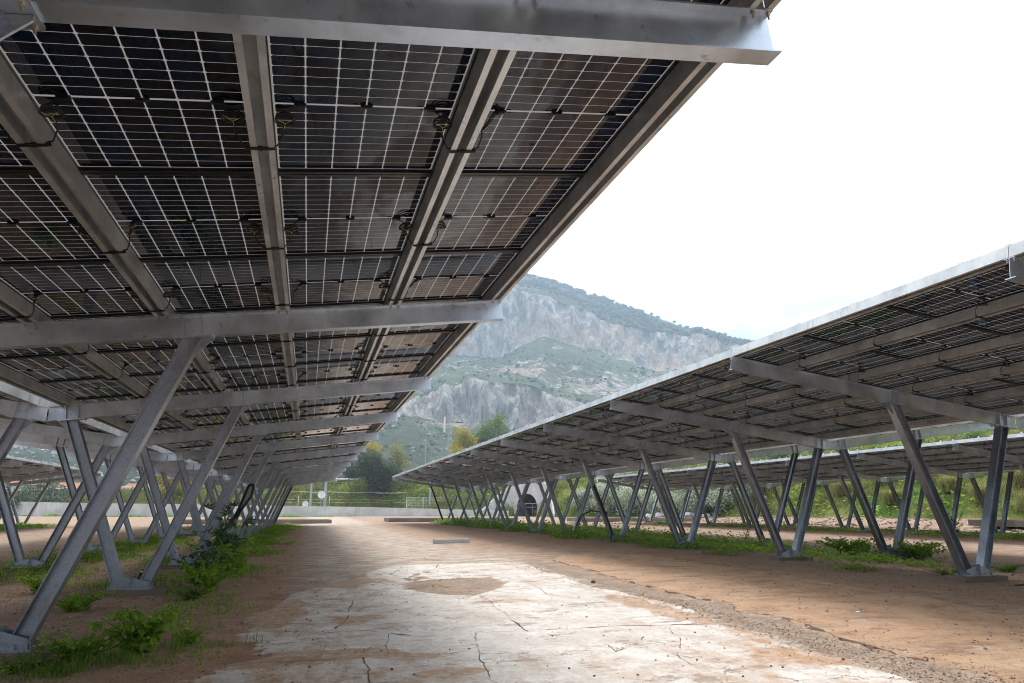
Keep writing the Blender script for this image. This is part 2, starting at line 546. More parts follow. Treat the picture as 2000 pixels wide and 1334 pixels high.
    slab2 = t.mix(t.rng(t.noise(1.3, 7, 0.7, P, (0.7, 2.0, 1)), 0.55, 0.68, 0, 0.6), slab2, (0.52, 0.42, 0.33))
    slab2 = t.mix(t.rng(n_f, 0.55, 0.8, 0, 0.35), slab2, (0.55, 0.45, 0.36))
    col = t.mix(k_slab2, col, slab2)
    col = t.mix(k_conc, col, conc)
    # hair cracks on the concrete
    wv = t.new('ShaderNodeVectorMath', operation='ADD')
    nz = t.new('ShaderNodeTexNoise'); nz.inputs['Scale'].default_value = 2.5; nz.inputs['Detail'].default_value = 5
    t.l.new(P, nz.inputs['Vector']); t.l.new(P, wv.inputs[0]); t.l.new(nz.outputs['Color'], wv.inputs[1])
    ck = t.voro(0.55, 'DISTANCE_TO_EDGE', wv.outputs[0])
    crack = t.math('MULTIPLY', t.rng(ck, 0.002, 0.010, 1, 0), t.rng(n_m, 0.47, 0.56))
    both = t.math('MAXIMUM', k_conc, t.math('MULTIPLY', k_slab2, 0.6))
    crack = t.math('MULTIPLY', crack, both)
    col = t.mix(t.math('MULTIPLY', crack, 0.75), col, (0.16, 0.10, 0.065))
    # dark specks of grit
    pk = t.voro(16, 'F1', P)
    col = t.mix(t.math('MULTIPLY', t.rng(pk, 0.02, 0.06, 0.7, 0), t.rng(n_m, 0.5, 0.6)), col, (0.11, 0.07, 0.045))
    p2 = t.voro(70, 'F1', P)
    col = t.mix(t.math('MULTIPLY', t.rng(p2, 0.10, 0.28, 0.55, 0), t.rng(n_f, 0.42, 0.6)), col, (0.16, 0.11, 0.08))
    col = t.mix(t.rng(grit, 0.35, 0.65, 0, 0.25), col, t.mix(0.5, col, (0.06, 0.04, 0.03)))
    sp1 = t.noise(28, 8, 0.82, P); sp2_ = t.noise(95, 4, 0.8, P); cl_ = t.noise(4.2, 8, 0.75, P)
    dk = t.math('MULTIPLY', t.rng(sp1, 0.46, 0.60), t.rng(both, 0, 1, 0.62, 0.26))
    col = t.mix(dk, col, t.mix(0.72, col, (0.05, 0.032, 0.022)))
    lt = t.math('MULTIPLY', t.rng(sp2_, 0.54, 0.66), t.rng(both, 0, 1, 0.34, 0.16))
    col = t.mix(lt, col, (0.62, 0.54, 0.46))
    col = t.mix(t.math('MULTIPLY', t.rng(cl_, 0.52, 0.58), 0.30), col, t.mix(0.5, col, (0.16, 0.09, 0.055)))
    st_ = t.voro(9, 'F1', P); stc = t.voro(9, 'F1', P, 'Color'); scs = t.new('ShaderNodeSeparateColor'); t.l.new(stc, scs.inputs[0])
    pebb = t.math('MULTIPLY', t.rng(st_, 0.10, 0.14, 1, 0), t.math('GREATER_THAN', scs.outputs[0], 0.72))
    col = t.mix(t.math('MULTIPLY', pebb, t.rng(both, 0, 1, 0.8, 0.25)), col, t.mix(scs.outputs[1], (0.16, 0.11, 0.08), (0.48, 0.41, 0.34)))
    rough = t.rng(both, 0, 1, 0.95, 0.62)
    h = t.math('ADD', t.math('MULTIPLY', n_f, 0.6), t.math('MULTIPLY', grit, 0.25))
    h = t.math('SUBTRACT', h, t.math('MULTIPLY', crack, 0.8))
    h = t.math('ADD', h, t.math('MULTIPLY', t.math('MULTIPLY', vs.outputs[1], 0.6), k_grav))
    bs = t.math('SUBTRACT', 1.0, t.math('MULTIPLY', k_conc, 0.65))
    bmp = t.new('ShaderNodeBump'); bmp.inputs['Distance'].default_value = 0.03
    t.l.new(t.math('MULTIPLY', bs, 0.75), bmp.inputs['Strength']); t.l.new(h, bmp.inputs['Height'])
    return t.done(t.bsdf(col, rough, 0, bmp.outputs['Normal'], 0.35))


M['ground'] = ground_mat()


def slope_mat():
    t = NT('grassy_embankment')
    P = t.geo.outputs['Position']
    a = t.noise(0.25, 6, 0.6, P); b = t.noise(1.5, 6, 0.7, P)
    c = t.mix(t.rng(a, 0.35, 0.65), (0.07, 0.13, 0.022), (0.19, 0.20, 0.06))
    c = t.mix(t.rng(b, 0.45, 0.7), c, (0.045, 0.09, 0.02))
    c = t.mix(t.rng(t.noise(0.6, 6, 0.7, P), 0.6, 0.75, 0, 0.7), c, (0.22, 0.15, 0.09))
    return t.done(t.bsdf(c, 0.95, 0, t.bump(b, 0.9, 0.3), 0.1))


M['slope'] = slope_mat()


def mountain_mat():
    t = NT('limestone_and_scrub')
    P = t.geo.outputs['Position']
    at = t.new('ShaderNodeAttribute'); at.attribute_name = 'mask'
    sp = t.new('ShaderNodeSeparateColor'); t.l.new(at.outputs['Color'], sp.inputs[0])
    n1 = t.noise(0.012, 9, 0.68, P); n2 = t.noise(0.05, 8, 0.7, P)
    ribs = t.noise(0.075, 9, 0.70, P, (1.0, 1.0, 0.28))
    ribs2 = t.noise(0.19, 7, 0.74, P, (1.0, 1.0, 0.22))
    rock = t.mix(t.rng(ribs, 0.42, 0.58), (0.25, 0.24, 0.235), (0.66, 0.61, 0.56))
    rock = t.mix(t.rng(n1, 0.49, 0.60, 0, 0.68), rock, (0.54, 0.37, 0.27))
    rock = t.mix(t.rng(ribs2, 0.54, 0.62, 0, 0.8), rock, (0.10, 0.10, 0.10))
    grass = t.mix(t.rng(n2, 0.35, 0.65), (0.075, 0.12, 0.045), (0.18, 0.215, 0.11))
    scrub = t.mix(t.rng(n2, 0.4, 0.6), (0.035, 0.055, 0.028), (0.09, 0.10, 0.055))
    c = t.mix(sp.outputs[2], scrub, grass)
    c = t.mix(t.rng(t.noise(0.028, 9, 0.75, P), 0.53, 0.60, 0, 0.8), c, scrub)
    rk = t.rng(t.math('ADD', sp.outputs[0], t.math('MULTIPLY', t.math('SUBTRACT', t.noise(0.06, 9, 0.78, P), 0.5), 2.2)), 0.42, 0.58)
    c = t.mix(rk, c, rock)
    c = t.mix(sp.outputs[1], c, scrub)
    f1 = t.noise(0.22, 8, 0.82, P, (1, 1, 0.45)); f2 = t.noise(0.35, 6, 0.85, P)
    c = t.mix(t.rng(f1, 0.50, 0.57, 0, 0.50), c, t.mix(0.75, c, (0.03, 0.035, 0.03)))
    c = t.mix(t.math('MULTIPLY', t.rng(f2, 0.55, 0.62, 0, 0.45), rk), c, (0.72, 0.69, 0.65))
    h = t.math('ADD', ribs, t.math('MULTIPLY', t.noise(0.12, 8, 0.75, P), 0.8))
    return t.done(t.bsdf(c, 0.95, 0, t.bump(h, 1.0, 9.0), 0.1))


M['mountain'] = mountain_mat()


# ------------------------------------------------------------------ ground sheet
def base_z(x, y):
    x = np.asarray(x, float); y = np.asarray(y, float)
    z = -0.03 + 0.11 * sstep(-1, 9, x) + 0.03 * sstep(14, 26, x)
    z = z + 0.70 * sstep(38, 50, x) * (1 - sstep(85, 105, y))
    return z


SLAB = [(2.07, 17.84), (3.63, 17.51), (5.15, 16.86), (4.71, 12.55), (4.64, 11.23), (4.84, 10.73), (4.87, 9.14), (4.7, 8.07), (4.63, 6.92), (4.66, 6.02), (4.65, 5.37), (4.56, 4.85), (4.22, 4.0), (4.0, 0.0), (-1.0, 0.0), (-0.89, 5.49), (-0.77, 6.42), (-0.64, 6.93), (-0.28, 7.14), (-0.42, 7.89), (-0.58, 8.78), (-0.61, 9.97), (-0.23, 11.74), (0.42, 13.88), (1.06, 15.25)]
SLAB2 = [(5.91, 17.3), (5.83, 15.0), (5.6, 12.85), (5.49, 10.67), (5.51, 9.86), (5.66, 8.9), (5.36, 8.39), (5.49, 7.43), (5.35, 6.97), (5.28, 6.2), (5.19, 5.76), (5.17, 5.15), (5.19, 4.66), (5.03, 4.09), (4.9, 0.0), (9.2, 0.0), (8.4, 7.04), (8.8, 12.0), (8.9, 17.2), (8.2, 19.5), (6.8, 19.0)]  # outer edge drawn along the right canopy's shade line, so tan stops there
STRIP = [(5.25, 17.6), (5.6, 17.6), (5.55, 13), (5.45, 10), (5.3, 7), (5.15, 4), (5.0, 0), (4.1, 0), (4.55, 4), (4.85, 8), (5.0, 12)]
PATCH = [(2.0, 15.81), (2.82, 16.38), (3.11, 14.96), (3.55, 14.13), (3.58, 12.9), (3.15, 12.0), (2.51, 11.3), (2.1, 11.71), (1.73, 12.59)]


def poly_sd(px, py, poly):
    """signed distance, positive inside"""
    d2 = np.full(px.shape, 1e9); inside = np.zeros(px.shape, bool)
    n = len(poly)
    for i in range(n):
        ax, ay = poly[i]; bx, by = poly[(i + 1) % n]
        ex, ey = bx - ax, by - ay
        t = np.clip(((px - ax) * ex + (py - ay) * ey) / (ex * ex + ey * ey + 1e-12), 0, 1)
        d2 = np.minimum(d2, (px - ax - t * ex) ** 2 + (py - ay - t * ey) ** 2)
        c = ((ay > py) != (by > py)) & (px < ex * (py - ay) / (by - ay + 1e-12) + ax)
        inside ^= c
    return np.where(inside, 1, -1) * np.sqrt(d2)


def grow(a, step, fac, limit):
    out = [a]; s = step
    while abs(out[-1]) < limit:
        out.append(out[-1] + s); s *= fac
    return out


def build_ground():
    xl = grow(-8.0, -0.07, 1.045, 2600)[1:][::-1]
    xm = list(np.arange(-8.0, 12.0, 0.05))
    xr = grow(12.0, 0.07, 1.045, 2600)
    X = np.array(xl + xm + xr)
    ys = [3.2]
    while ys[-1] < 2600:
        y = ys[-1]
        ys.append(y + max(0.03, min(0.0045 * y ** 1.25, 120)))
    yb = grow(3.2, -0.25, 1.12, 900)[1:][::-1]
    Y = np.array(yb + ys)
    gx, gy = np.meshgrid(X, Y)
    nx, ny = len(X), len(Y)
    z = base_z(gx, gy)
    near = (np.abs(gx) < 60) & (gy < 140)
    z = z + np.where(near, 0.012 * fbm(gx * 0.8, gy * 0.8, 4, 3) + 0.02 * vnoise(gx * 0.15, gy * 0.15, 9), 0)
    wx = gx + 0.10 * fbm(gx * 1.3, gy * 1.3, 4, 20); wy = gy + 0.10 * fbm(gx * 1.3, gy * 1.3, 4, 40)
    reg = (gx > -4) & (gx < 13) & (gy > -1) & (gy < 24)
    sl = np.full(gx.shape, -2.0); s2 = sl.copy(); st = sl.copy(); pt = sl.copy()
    sl[reg] = poly_sd(wx[reg], wy[reg], SLAB); s2[reg] = poly_sd(gx[reg] + 0.3 * (wx - gx)[reg], wy[reg], SLAB2)
    st[reg] = poly_sd(gx[reg], gy[reg], STRIP); pt[reg] = poly_sd(wx[reg], wy[reg], PATCH)
    plates = np.abs(fbm(gx * 2.2, gy * 1.4, 3, 66)) - 0.16      # islands of slab left inside the broken patch
    sl = np.minimum(sl, np.maximum(-pt * 1.0, np.where(gy > 14.0, plates, -1.0)))
    # slabs stand a little proud of the broken strip between them
    z = z + 0.018 * sstep(-0.03, 0.03, sl) + 0.026 * sstep(-0.025, 0.015, s2)
    # rutted rubble beyond the far carport
    rub = sstep(37, 39, gx) * (1 - sstep(46, 50, gx)) * (gy < 110)
    z = z + rub * 0.10 * np.clip(fbm(gx * 1.1, gy * 1.1, 4, 71), -0.4, 1)
    # dry driving lanes between the carports
    sand = np.zeros(gx.shape)
    for (a, b) in ((-0.3, 9.0), (19.0, 25.6), (36.5, 60.0), (-16.5, -8.8)):
        sand = np.maximum(sand, sstep(a - 0.9, a + 0.9, gx) * (1 - sstep(b - 0.9, b + 0.9, gx)))
    sand = np.maximum(sand, sstep(64, 68, gy))
    sand = sand * (1 - 0.45 * sstep(19, 22, gy) * (gx > 4.6) * (gx < 9) * (1 - sstep(60, 64, gy)))
    m1 = np.stack([np.clip(0.5 + sl * 0.5, 0, 1), np.clip(0.5 + s2 * 0.5, 0, 1), np.clip(0.5 + np.maximum(st, pt) * 0.5, 0, 1)], -1).reshape(-1, 3)
    film = np.clip(0.42 + 0.75 * sstep(2.0, -0.6, gx) + 0.35 * sstep(7.5, 5.5, gy) + 0.5 * sstep(4.0, 5.0, gx) + 0.25 * vnoise(gx * 0.5, gy * 0.3, 8), 0, 1.3)
    for (cx, cy, ax_, ay_, st_) in ((0.25, 7.0, 1.0, 0.28, 1.0), (1.35, 6.1, 0.35, 0.16, 1.2), (-0.3, 10.2, 0.5, 1.2, 0.9), (0.9, 14.6, 0.7, 1.4, 0.9), (0.6, 9.3, 0.55, 0.5, 0.7), (4.2, 5.9, 0.5, 0.5, 1.0), (4.45, 9.0, 0.25, 2.2, 0.9), (2.9, 10.4, 0.5, 0.25, 0.5), (0.0, 5.4, 0.9, 0.35, 0.8)):
        d_ = np.hypot((gx - cx) / ax_, (gy - cy) / ay_) + 0.45 * fbm(gx * 1.8, gy * 1.8, 4, 230)
        film = film + st_ * 1.6 * sstep(1.25, 0.55, d_)
    film = np.clip(film, 0, 2.2)
    gravel = np.clip(sstep(-0.5, -2.5, gx) * sstep(-9, -6, gx) + sstep(9.5, 11, gx) * sstep(20, 17, gx), 0, 1)
    m2 = np.stack([film, sand, gravel], -1).reshape(-1, 3)
    v = np.stack([gx.ravel(), gy.ravel(), z.ravel()], -1)
    idx = np.arange(nx * ny).reshape(ny, nx)
    f = np.stack([idx[:-1, :-1].ravel(), idx[:-1, 1:].ravel(), idx[1:, 1:].ravel(), idx[1:, :-1].ravel()], -1)
    me = np_mesh('ground', v, f, [M['ground']], True)
    col_attr(me, 'mask', m1); col_attr(me, 'mask2', m2)
    o = link('ground', me)
    tag(o, kind='structure')
    return o


build_ground()


def slab_z(x, y):
    x = np.atleast_1d(np.asarray(x, float)); y = np.atleast_1d(np.asarray(y, float))
    z = base_z(x, y) + 0.012 * fbm(x * 0.8, y * 0.8, 4, 3) + 0.02 * vnoise(x * 0.15, y * 0.15, 9)
    wx = x + 0.10 * fbm(x * 1.3, y * 1.3, 4, 20); wy = y + 0.10 * fbm(x * 1.3, y * 1.3, 4, 40)
    sl = np.minimum(poly_sd(wx, wy, SLAB), np.maximum(-poly_sd(wx, wy, PATCH), np.where(y > 14.0, np.abs(fbm(x * 2.2, y * 1.4, 3, 66)) - 0.16, -1.0)))
    s2 = poly_sd(x + 0.3 * (wx - x), wy, SLAB2)
    return z + 0.018 * sstep(-0.03, 0.03, sl) + 0.026 * sstep(-0.025, 0.015, s2)


# soil-filled cracks across the slab: narrow ragged ribbons just proud of it
CRACKS = [
    ([(-0.62, 8.62), (-0.15, 8.61), (0.28, 8.35), (0.61, 8.42), (0.92, 8.16), (1.25, 7.84), (1.76, 7.91), (2.4, 7.92), (3.07, 7.79), (3.91, 7.61), (4.77, 7.42)], 0.022),
    ([(0.96, 13.71), (0.77, 11.43), (0.65, 10.31), (0.58, 9.39), (0.4, 8.59)], 0.017),
    ([(1.82, 7.96), (1.7, 7.26), (1.57, 6.55), (1.51, 6.15), (1.47, 5.76), (1.5, 4.6)], 0.010),
    ([(2.64, 10.99), (2.62, 10.26), (2.49, 9.55)], 0.022), ([(2.44, 8.58), (2.46, 8.34), (2.39, 7.85)], 0.018),
    ([(-0.6, 6.95), (0.51, 6.89), (0.77, 6.81), (1.09, 6.79)], 0.010), ([(0.6, 6.86), (0.54, 6.28), (0.53, 5.4)], 0.020),
    ([(2.82, 6.41), (3.04, 6.6), (3.28, 6.79), (3.44, 7.09)], 0.008), ([(3.09, 9.08), (3.63, 8.69), (3.93, 8.3)], 0.009),
    ([(2.2, 17.2), (2.0, 16.2), (1.75, 15.3), (2.0, 14.5)], 0.028), ([(3.1, 17.4), (2.9, 16.5), (3.2, 15.5), (3.5, 14.4)], 0.024),
]
CUTS = [[(5.91, 17.3), (5.83, 15.0), (5.6, 12.85), (5.49, 10.67), (5.51, 9.86), (5.66, 8.9), (5.36, 8.39), (5.49, 7.43), (5.35, 6.97), (5.28, 6.2), (5.19, 5.76), (5.17, 5.15), (5.19, 4.66), (5.03, 4.09)]]
M['crack'] = simple('crack_soil', (0.15, 0.085, 0.052), 0.95, scale=30)


def ribbon(pts, w, seed):
    P = []
    for a, b in zip(pts[:-1], pts[1:]):
        L = math.dist(a, b); n = max(2, int(L / 0.035))
        for i in range(n): P.append((a[0] + (b[0] - a[0]) * i / n, a[1] + (b[1] - a[1]) * i / n))
    P.append(pts[-1]); P = np.array(P)
    s = np.arange(len(P)) * 0.035
    P[:, 0] += 0.035 * fbm(s * 2.2, s * 0 + seed, 4, seed); P[:, 1] += 0.035 * fbm(s * 2.2, s * 0 + seed + 9, 4, seed + 5)
    T = np.gradient(P, axis=0); T /= np.linalg.norm(T, axis=1)[:, None] + 1e-9
    N = np.stack([-T[:, 1], T[:, 0]], -1)
    ww = w * np.clip(0.55 + 0.7 * fbm(s * 5, s * 0, 3, seed + 3), 0.06, 2)[:, None] * 0.5
    A = P + N * ww; B = P - N * ww * np.clip(0.8 + fbm(s * 6, s * 0 + 3, 3, seed + 8), 0.2, 2)[:, None]
    v = np.concatenate([A, B]); z = slab_z(v[:, 0], v[:, 1]) + 0.004
    n = len(P); i = np.arange(n - 1)
    return np.column_stack([v, z]), np.stack([i, i + 1, i + 1 + n, i + n], -1)


vs, fs, off = [], [], 0
CRACKS.append((CUTS[0], 0.035))
CRACKS += [([(0.4, 8.59), (0.1, 8.0), (-0.2, 7.7)], 0.010), ([(2.0, 14.5), (2.3, 13.2), (2.64, 11.0)], 0.012), ([(2.49, 9.55), (2.46, 8.9), (2.44, 8.58)], 0.008),
           ([(0.96, 13.71), (1.5, 13.2), (2.3, 13.2)], 0.012), ([(3.91, 7.61), (3.7, 6.8), (3.28, 6.2), (3.1, 5.0)], 0.007), ([(2.4, 7.92), (2.9, 7.0), (2.82, 6.41)], 0.007),
           ([(1.7, 7.26), (1.1, 7.1), (0.6, 6.86)], 0.008), ([(3.5, 14.4), (3.9, 12.8), (3.7, 11.0), (4.1, 9.6)], 0.012), ([(0.92, 8.16), (0.8, 7.5), (0.77, 6.81)], 0.007)]
for k, (pts, w) in enumerate(CRACKS):
    v, f = ribbon(pts, w, k * 7 + 2)
    vs.append(v); fs.append(f + off); off += len(v)
o = link('slab_cracks', np_mesh('slab_cracks', np.concatenate(vs), np.concatenate(fs), [M['crack']]))
tag(o, kind='structure')

# ------------------------------------------------------------------ road embankment behind and to the right
PATH = [(60, -60, 8.0), (59, 60, 8.0), (57, 85, 8.5), (52, 104, 8.6), (40, 122, 8.0), (20, 138, 6.4), (-20, 147, 4.6), (-60, 154, 3.2), (-140, 170, 2.6), (-260, 190, 2.4)]


def path_query(px, py):
    """signed distance to the road's centre line (positive on the car-park side) and the crest height there"""
    best = np.full(px.shape, 1e9); sd = np.zeros(px.shape); h = np.zeros(px.shape)
    for (ax, ay, ah), (bx, by, bh) in zip(PATH[:-1], PATH[1:]):
        ex, ey = bx - ax, by - ay; L = math.hypot(ex, ey)
        t = np.clip(((px - ax) * ex + (py - ay) * ey) / L ** 2, 0, 1)
        qx, qy = px - ax - t * ex, py - ay - t * ey
        d = np.hypot(qx, qy)
        side = np.sign(qx * (-ey / L) + qy * (ex / L))
        m = d < best
        best = np.where(m, d, best); sd = np.where(m, d * side, sd); h = np.where(m, ah + (bh - ah) * t, h)
    return sd, h


PORTAL = (33.6, 110.2)
PDIR = Vector((-0.80, -0.60, 0)).normalized()       # the way the portal faces
PSIDE = Vector((PDIR.y, -PDIR.x, 0))


def bank_z(x, y):
    x = np.asarray(x, float); y = np.asarray(y, float)
    sd, h = path_query(x, y)
    g = base_z(x, y)
    w = 8.6 + 1.2 * vnoise(x * 0.06, y * 0.06, 4)
    inner = 1 - np.clip((sd - 4.6) / w, 0, 1.15)
    outer = 1 - np.clip((-sd - 4.6) / 14.0, 0, 0.6)
    prof = np.where(sd > 0, inner, outer)
    prof = np.where(prof > 0, prof ** 0.92 if False else prof, prof)
    z = np.where(sd > 0, g + (h - g) * prof, h * np.clip(prof, 0.4, 1))
    n = fbm(x * 0.22, y * 0.22, 4, 31)
    z = z + 0.45 * n * np.clip((np.abs(sd) - 4.6) / 2, 0, 1) * (np.abs(sd) < 15)
    z = np.where(sd > 4.6 + w * 1.0, g - 0.4, z)
    # room for the underpass
    rx, ry = x - PORTAL[0], y - PORTAL[1]
    along = -(rx * PDIR.x + ry * PDIR.y); across = rx * PSIDE.x + ry * PSIDE.y
    z = np.where((np.abs(across) < 2.6) & (along > -6) & (along < 7.5), g - 0.4, z)
    return z


def build_bank():
    X = np.arange(-260, 90, 0.9); Y = np.arange(-40, 205, 0.9)
    gx, gy = np.meshgrid(X, Y)
    sd, h = path_query(gx, gy)
    z = bank_z(gx, gy)
    keep = (np.abs(sd) < 32)
    idx = np.arange(gx.size).reshape(gx.shape)
    f = np.stack([idx[:-1, :-1].ravel(), idx[:-1, 1:].ravel(), idx[1:, 1:].ravel(), idx[1:, :-1].ravel()], -1)
    km = keep.ravel()
    f = f[km[f].all(axis=1)]
    used = np.unique(f); re = np.full(gx.size, -1); re[used] = np.arange(len(used))
    v = np.stack([gx.ravel(), gy.ravel(), z.ravel()], -1)[used]
    o = link('embankment_terrain', np_mesh('embankment_terrain', v, re[f], [M['slope']], True))
    tag(o, kind='structure')
    # carriageway
    P = np.array([(a, b, c) for a, b, c in PATH]); pts = []
    for a, b in zip(P[:-1], P[1:]):
        n = max(2, int(np.linalg.norm(b - a) / 3))
        for i in range(n): pts.append(a + (b - a) * i / n)
    pts = np.array(pts); T = np.gradient(pts[:, :2], axis=0); T /= np.linalg.norm(T, axis=1)[:, None]
    N = np.stack([-T[:, 1], T[:, 0]], -1)
    l = np.column_stack([pts[:, :2] + N * 4.2, pts[:, 2] + 0.06]); r = np.column_stack([pts[:, :2] - N * 4.2, pts[:, 2] + 0.06])
    n = len(pts); i = np.arange(n - 1)
    o = link('road', np_mesh('road', np.concatenate([l, r]), np.stack([i, i + 1, i + 1 + n, i + n], -1), [M['asphalt']]))
    tag(o, kind='structure')
    return pts, N


ROADP, ROADN = build_bank()

# ------------------------------------------------------------------ mountain
AZ0 = -50
RIDGE = [0.149, 0.149, 0.149, 0.149, 0.149, 0.149, 0.149, 0.149, 0.149, 0.149, 0.149, 0.149, 0.149, 0.149, 0.149, 0.149, 0.149, 0.149, 0.149, 0.149, 0.151, 0.157, 0.162, 0.168, 0.174, 0.18, 0.185, 0.191, 0.197, 0.203, 0.21, 0.217, 0.225, 0.232, 0.24, 0.247, 0.254, 0.262, 0.269, 0.277, 0.284, 0.291, 0.296, 0.301, 0.305, 0.309, 0.314, 0.318, 0.322, 0.327, 0.331, 0.335, 0.34, 0.344, 0.348, 0.352, 0.357, 0.361, 0.36, 0.359, 0.357, 0.356, 0.355, 0.353, 0.351, 0.346, 0.341, 0.336, 0.333, 0.329, 0.324, 0.317, 0.311, 0.303, 0.296, 0.288, 0.281, 0.273, 0.265, 0.257, 0.25, 0.245, 0.24, 0.234, 0.227, 0.221, 0.212, 0.204, 0.196, 0.188, 0.181, 0.176, 0.171, 0.166, 0.161, 0.156, 0.151, 0.146, 0.141, 0.136, 0.131, 0.126, 0.121, 0.116, 0.111, 0.107, 0.102, 0.097, 0.093, 0.088] + [0.087] * 11
UCT = [0.103] * 20 + [0.103, 0.106, 0.11, 0.113, 0.117, 0.12, 0.124, 0.128, 0.131, 0.135, 0.141, 0.149, 0.158, 0.166, 0.174, 0.182, 0.191, 0.199, 0.207, 0.216, 0.224, 0.232, 0.239, 0.243, 0.248, 0.253, 0.258, 0.262, 0.267, 0.272, 0.276, 0.281, 0.286, 0.29, 0.294, 0.297, 0.301, 0.305, 0.308, 0.312, 0.315, 0.319, 0.32, 0.32, 0.32, 0.319, 0.319, 0.314, 0.308, 0.302, 0.296, 0.288, 0.278, 0.269, 0.262, 0.258, 0.253, 0.243, 0.244, 0.244, 0.243, 0.241, 0.236, 0.23, 0.223, 0.215, 0.205, 0.196, 0.187, 0.178, 0.17, 0.165, 0.16, 0.155, 0.15, 0.144, 0.139, 0.134, 0.129, 0.124, 0.119, 0.114, 0.109, 0.105, 0.101, 0.098, 0.094, 0.09, 0.086, 0.082] + [0.082] * 11
UCB = [0.088] * 20 + [0.088, 0.09, 0.093, 0.095, 0.098, 0.1, 0.103, 0.106, 0.108, 0.111, 0.115, 0.12, 0.126, 0.132, 0.137, 0.143, 0.148, 0.154, 0.16, 0.165, 0.171, 0.177, 0.181, 0.184, 0.186, 0.189, 0.191, 0.193, 0.196, 0.198, 0.2, 0.203, 0.205, 0.207, 0.21, 0.212, 0.215, 0.217, 0.218, 0.218, 0.219, 0.219, 0.218, 0.216, 0.214, 0.213, 0.223, 0.232, 0.242, 0.242, 0.238, 0.233, 0.228, 0.219, 0.211, 0.206, 0.203, 0.197, 0.192, 0.192, 0.195, 0.195, 0.188, 0.181, 0.174, 0.168, 0.161, 0.154, 0.148, 0.141, 0.136, 0.132, 0.129, 0.125, 0.121, 0.117, 0.113, 0.11, 0.106, 0.102, 0.098, 0.095, 0.091, 0.088, 0.086, 0.083, 0.08, 0.077, 0.074, 0.072] + [0.072] * 11
LCT = [0.058] * 20 + [0.058, 0.058, 0.059, 0.06, 0.061, 0.062, 0.063, 0.063, 0.064, 0.065, 0.066, 0.068, 0.069, 0.07, 0.072, 0.073, 0.075, 0.076, 0.078, 0.079, 0.081, 0.082, 0.084, 0.085, 0.086, 0.088, 0.09, 0.093, 0.096, 0.099, 0.102, 0.106, 0.109, 0.112, 0.118, 0.127, 0.136, 0.145, 0.154, 0.162, 0.169, 0.173, 0.178, 0.182, 0.184, 0.182, 0.179, 0.173, 0.168, 0.158, 0.148, 0.145, 0.142, 0.139, 0.136, 0.135, 0.134, 0.134, 0.133, 0.133, 0.132, 0.132, 0.131, 0.128, 0.124, 0.12, 0.117, 0.113, 0.109, 0.106, 0.103, 0.101, 0.098, 0.096, 0.093, 0.091, 0.088, 0.086, 0.083, 0.081, 0.078, 0.076, 0.073, 0.071, 0.068, 0.066, 0.063, 0.061, 0.058, 0.056] + [0.056] * 11
LCB = [0.055] * 20 + [0.055, 0.056, 0.057, 0.057, 0.058, 0.059, 0.06, 0.061, 0.062, 0.062, 0.063, 0.065, 0.066, 0.067, 0.069, 0.07, 0.072, 0.073, 0.075, 0.076, 0.077, 0.079, 0.08, 0.082, 0.083, 0.085, 0.086, 0.089, 0.092, 0.094, 0.097, 0.1, 0.102, 0.105, 0.109, 0.115, 0.121, 0.125, 0.124, 0.122, 0.121, 0.12, 0.118, 0.117, 0.115, 0.113, 0.112, 0.111, 0.11, 0.111, 0.112, 0.113, 0.114, 0.114, 0.114, 0.113, 0.113, 0.112, 0.112, 0.111, 0.111, 0.111, 0.11, 0.107, 0.105, 0.102, 0.1, 0.097, 0.095, 0.092, 0.09, 0.088, 0.086, 0.085, 0.083, 0.081, 0.079, 0.077, 0.075, 0.073, 0.072, 0.07, 0.068, 0.065, 0.063, 0.06, 0.058, 0.055, 0.053, 0.051] + [0.051] * 11
R_FOOT0, R_FOOT1, R_LCB, R_LCT, R_UCB, R_UCT, R_RIDGE, R_BACK = 185.0, 290.0, 760.0, 800.0, 1190.0, 1250.0, 1620.0, 1900.0
H0 = 1.318


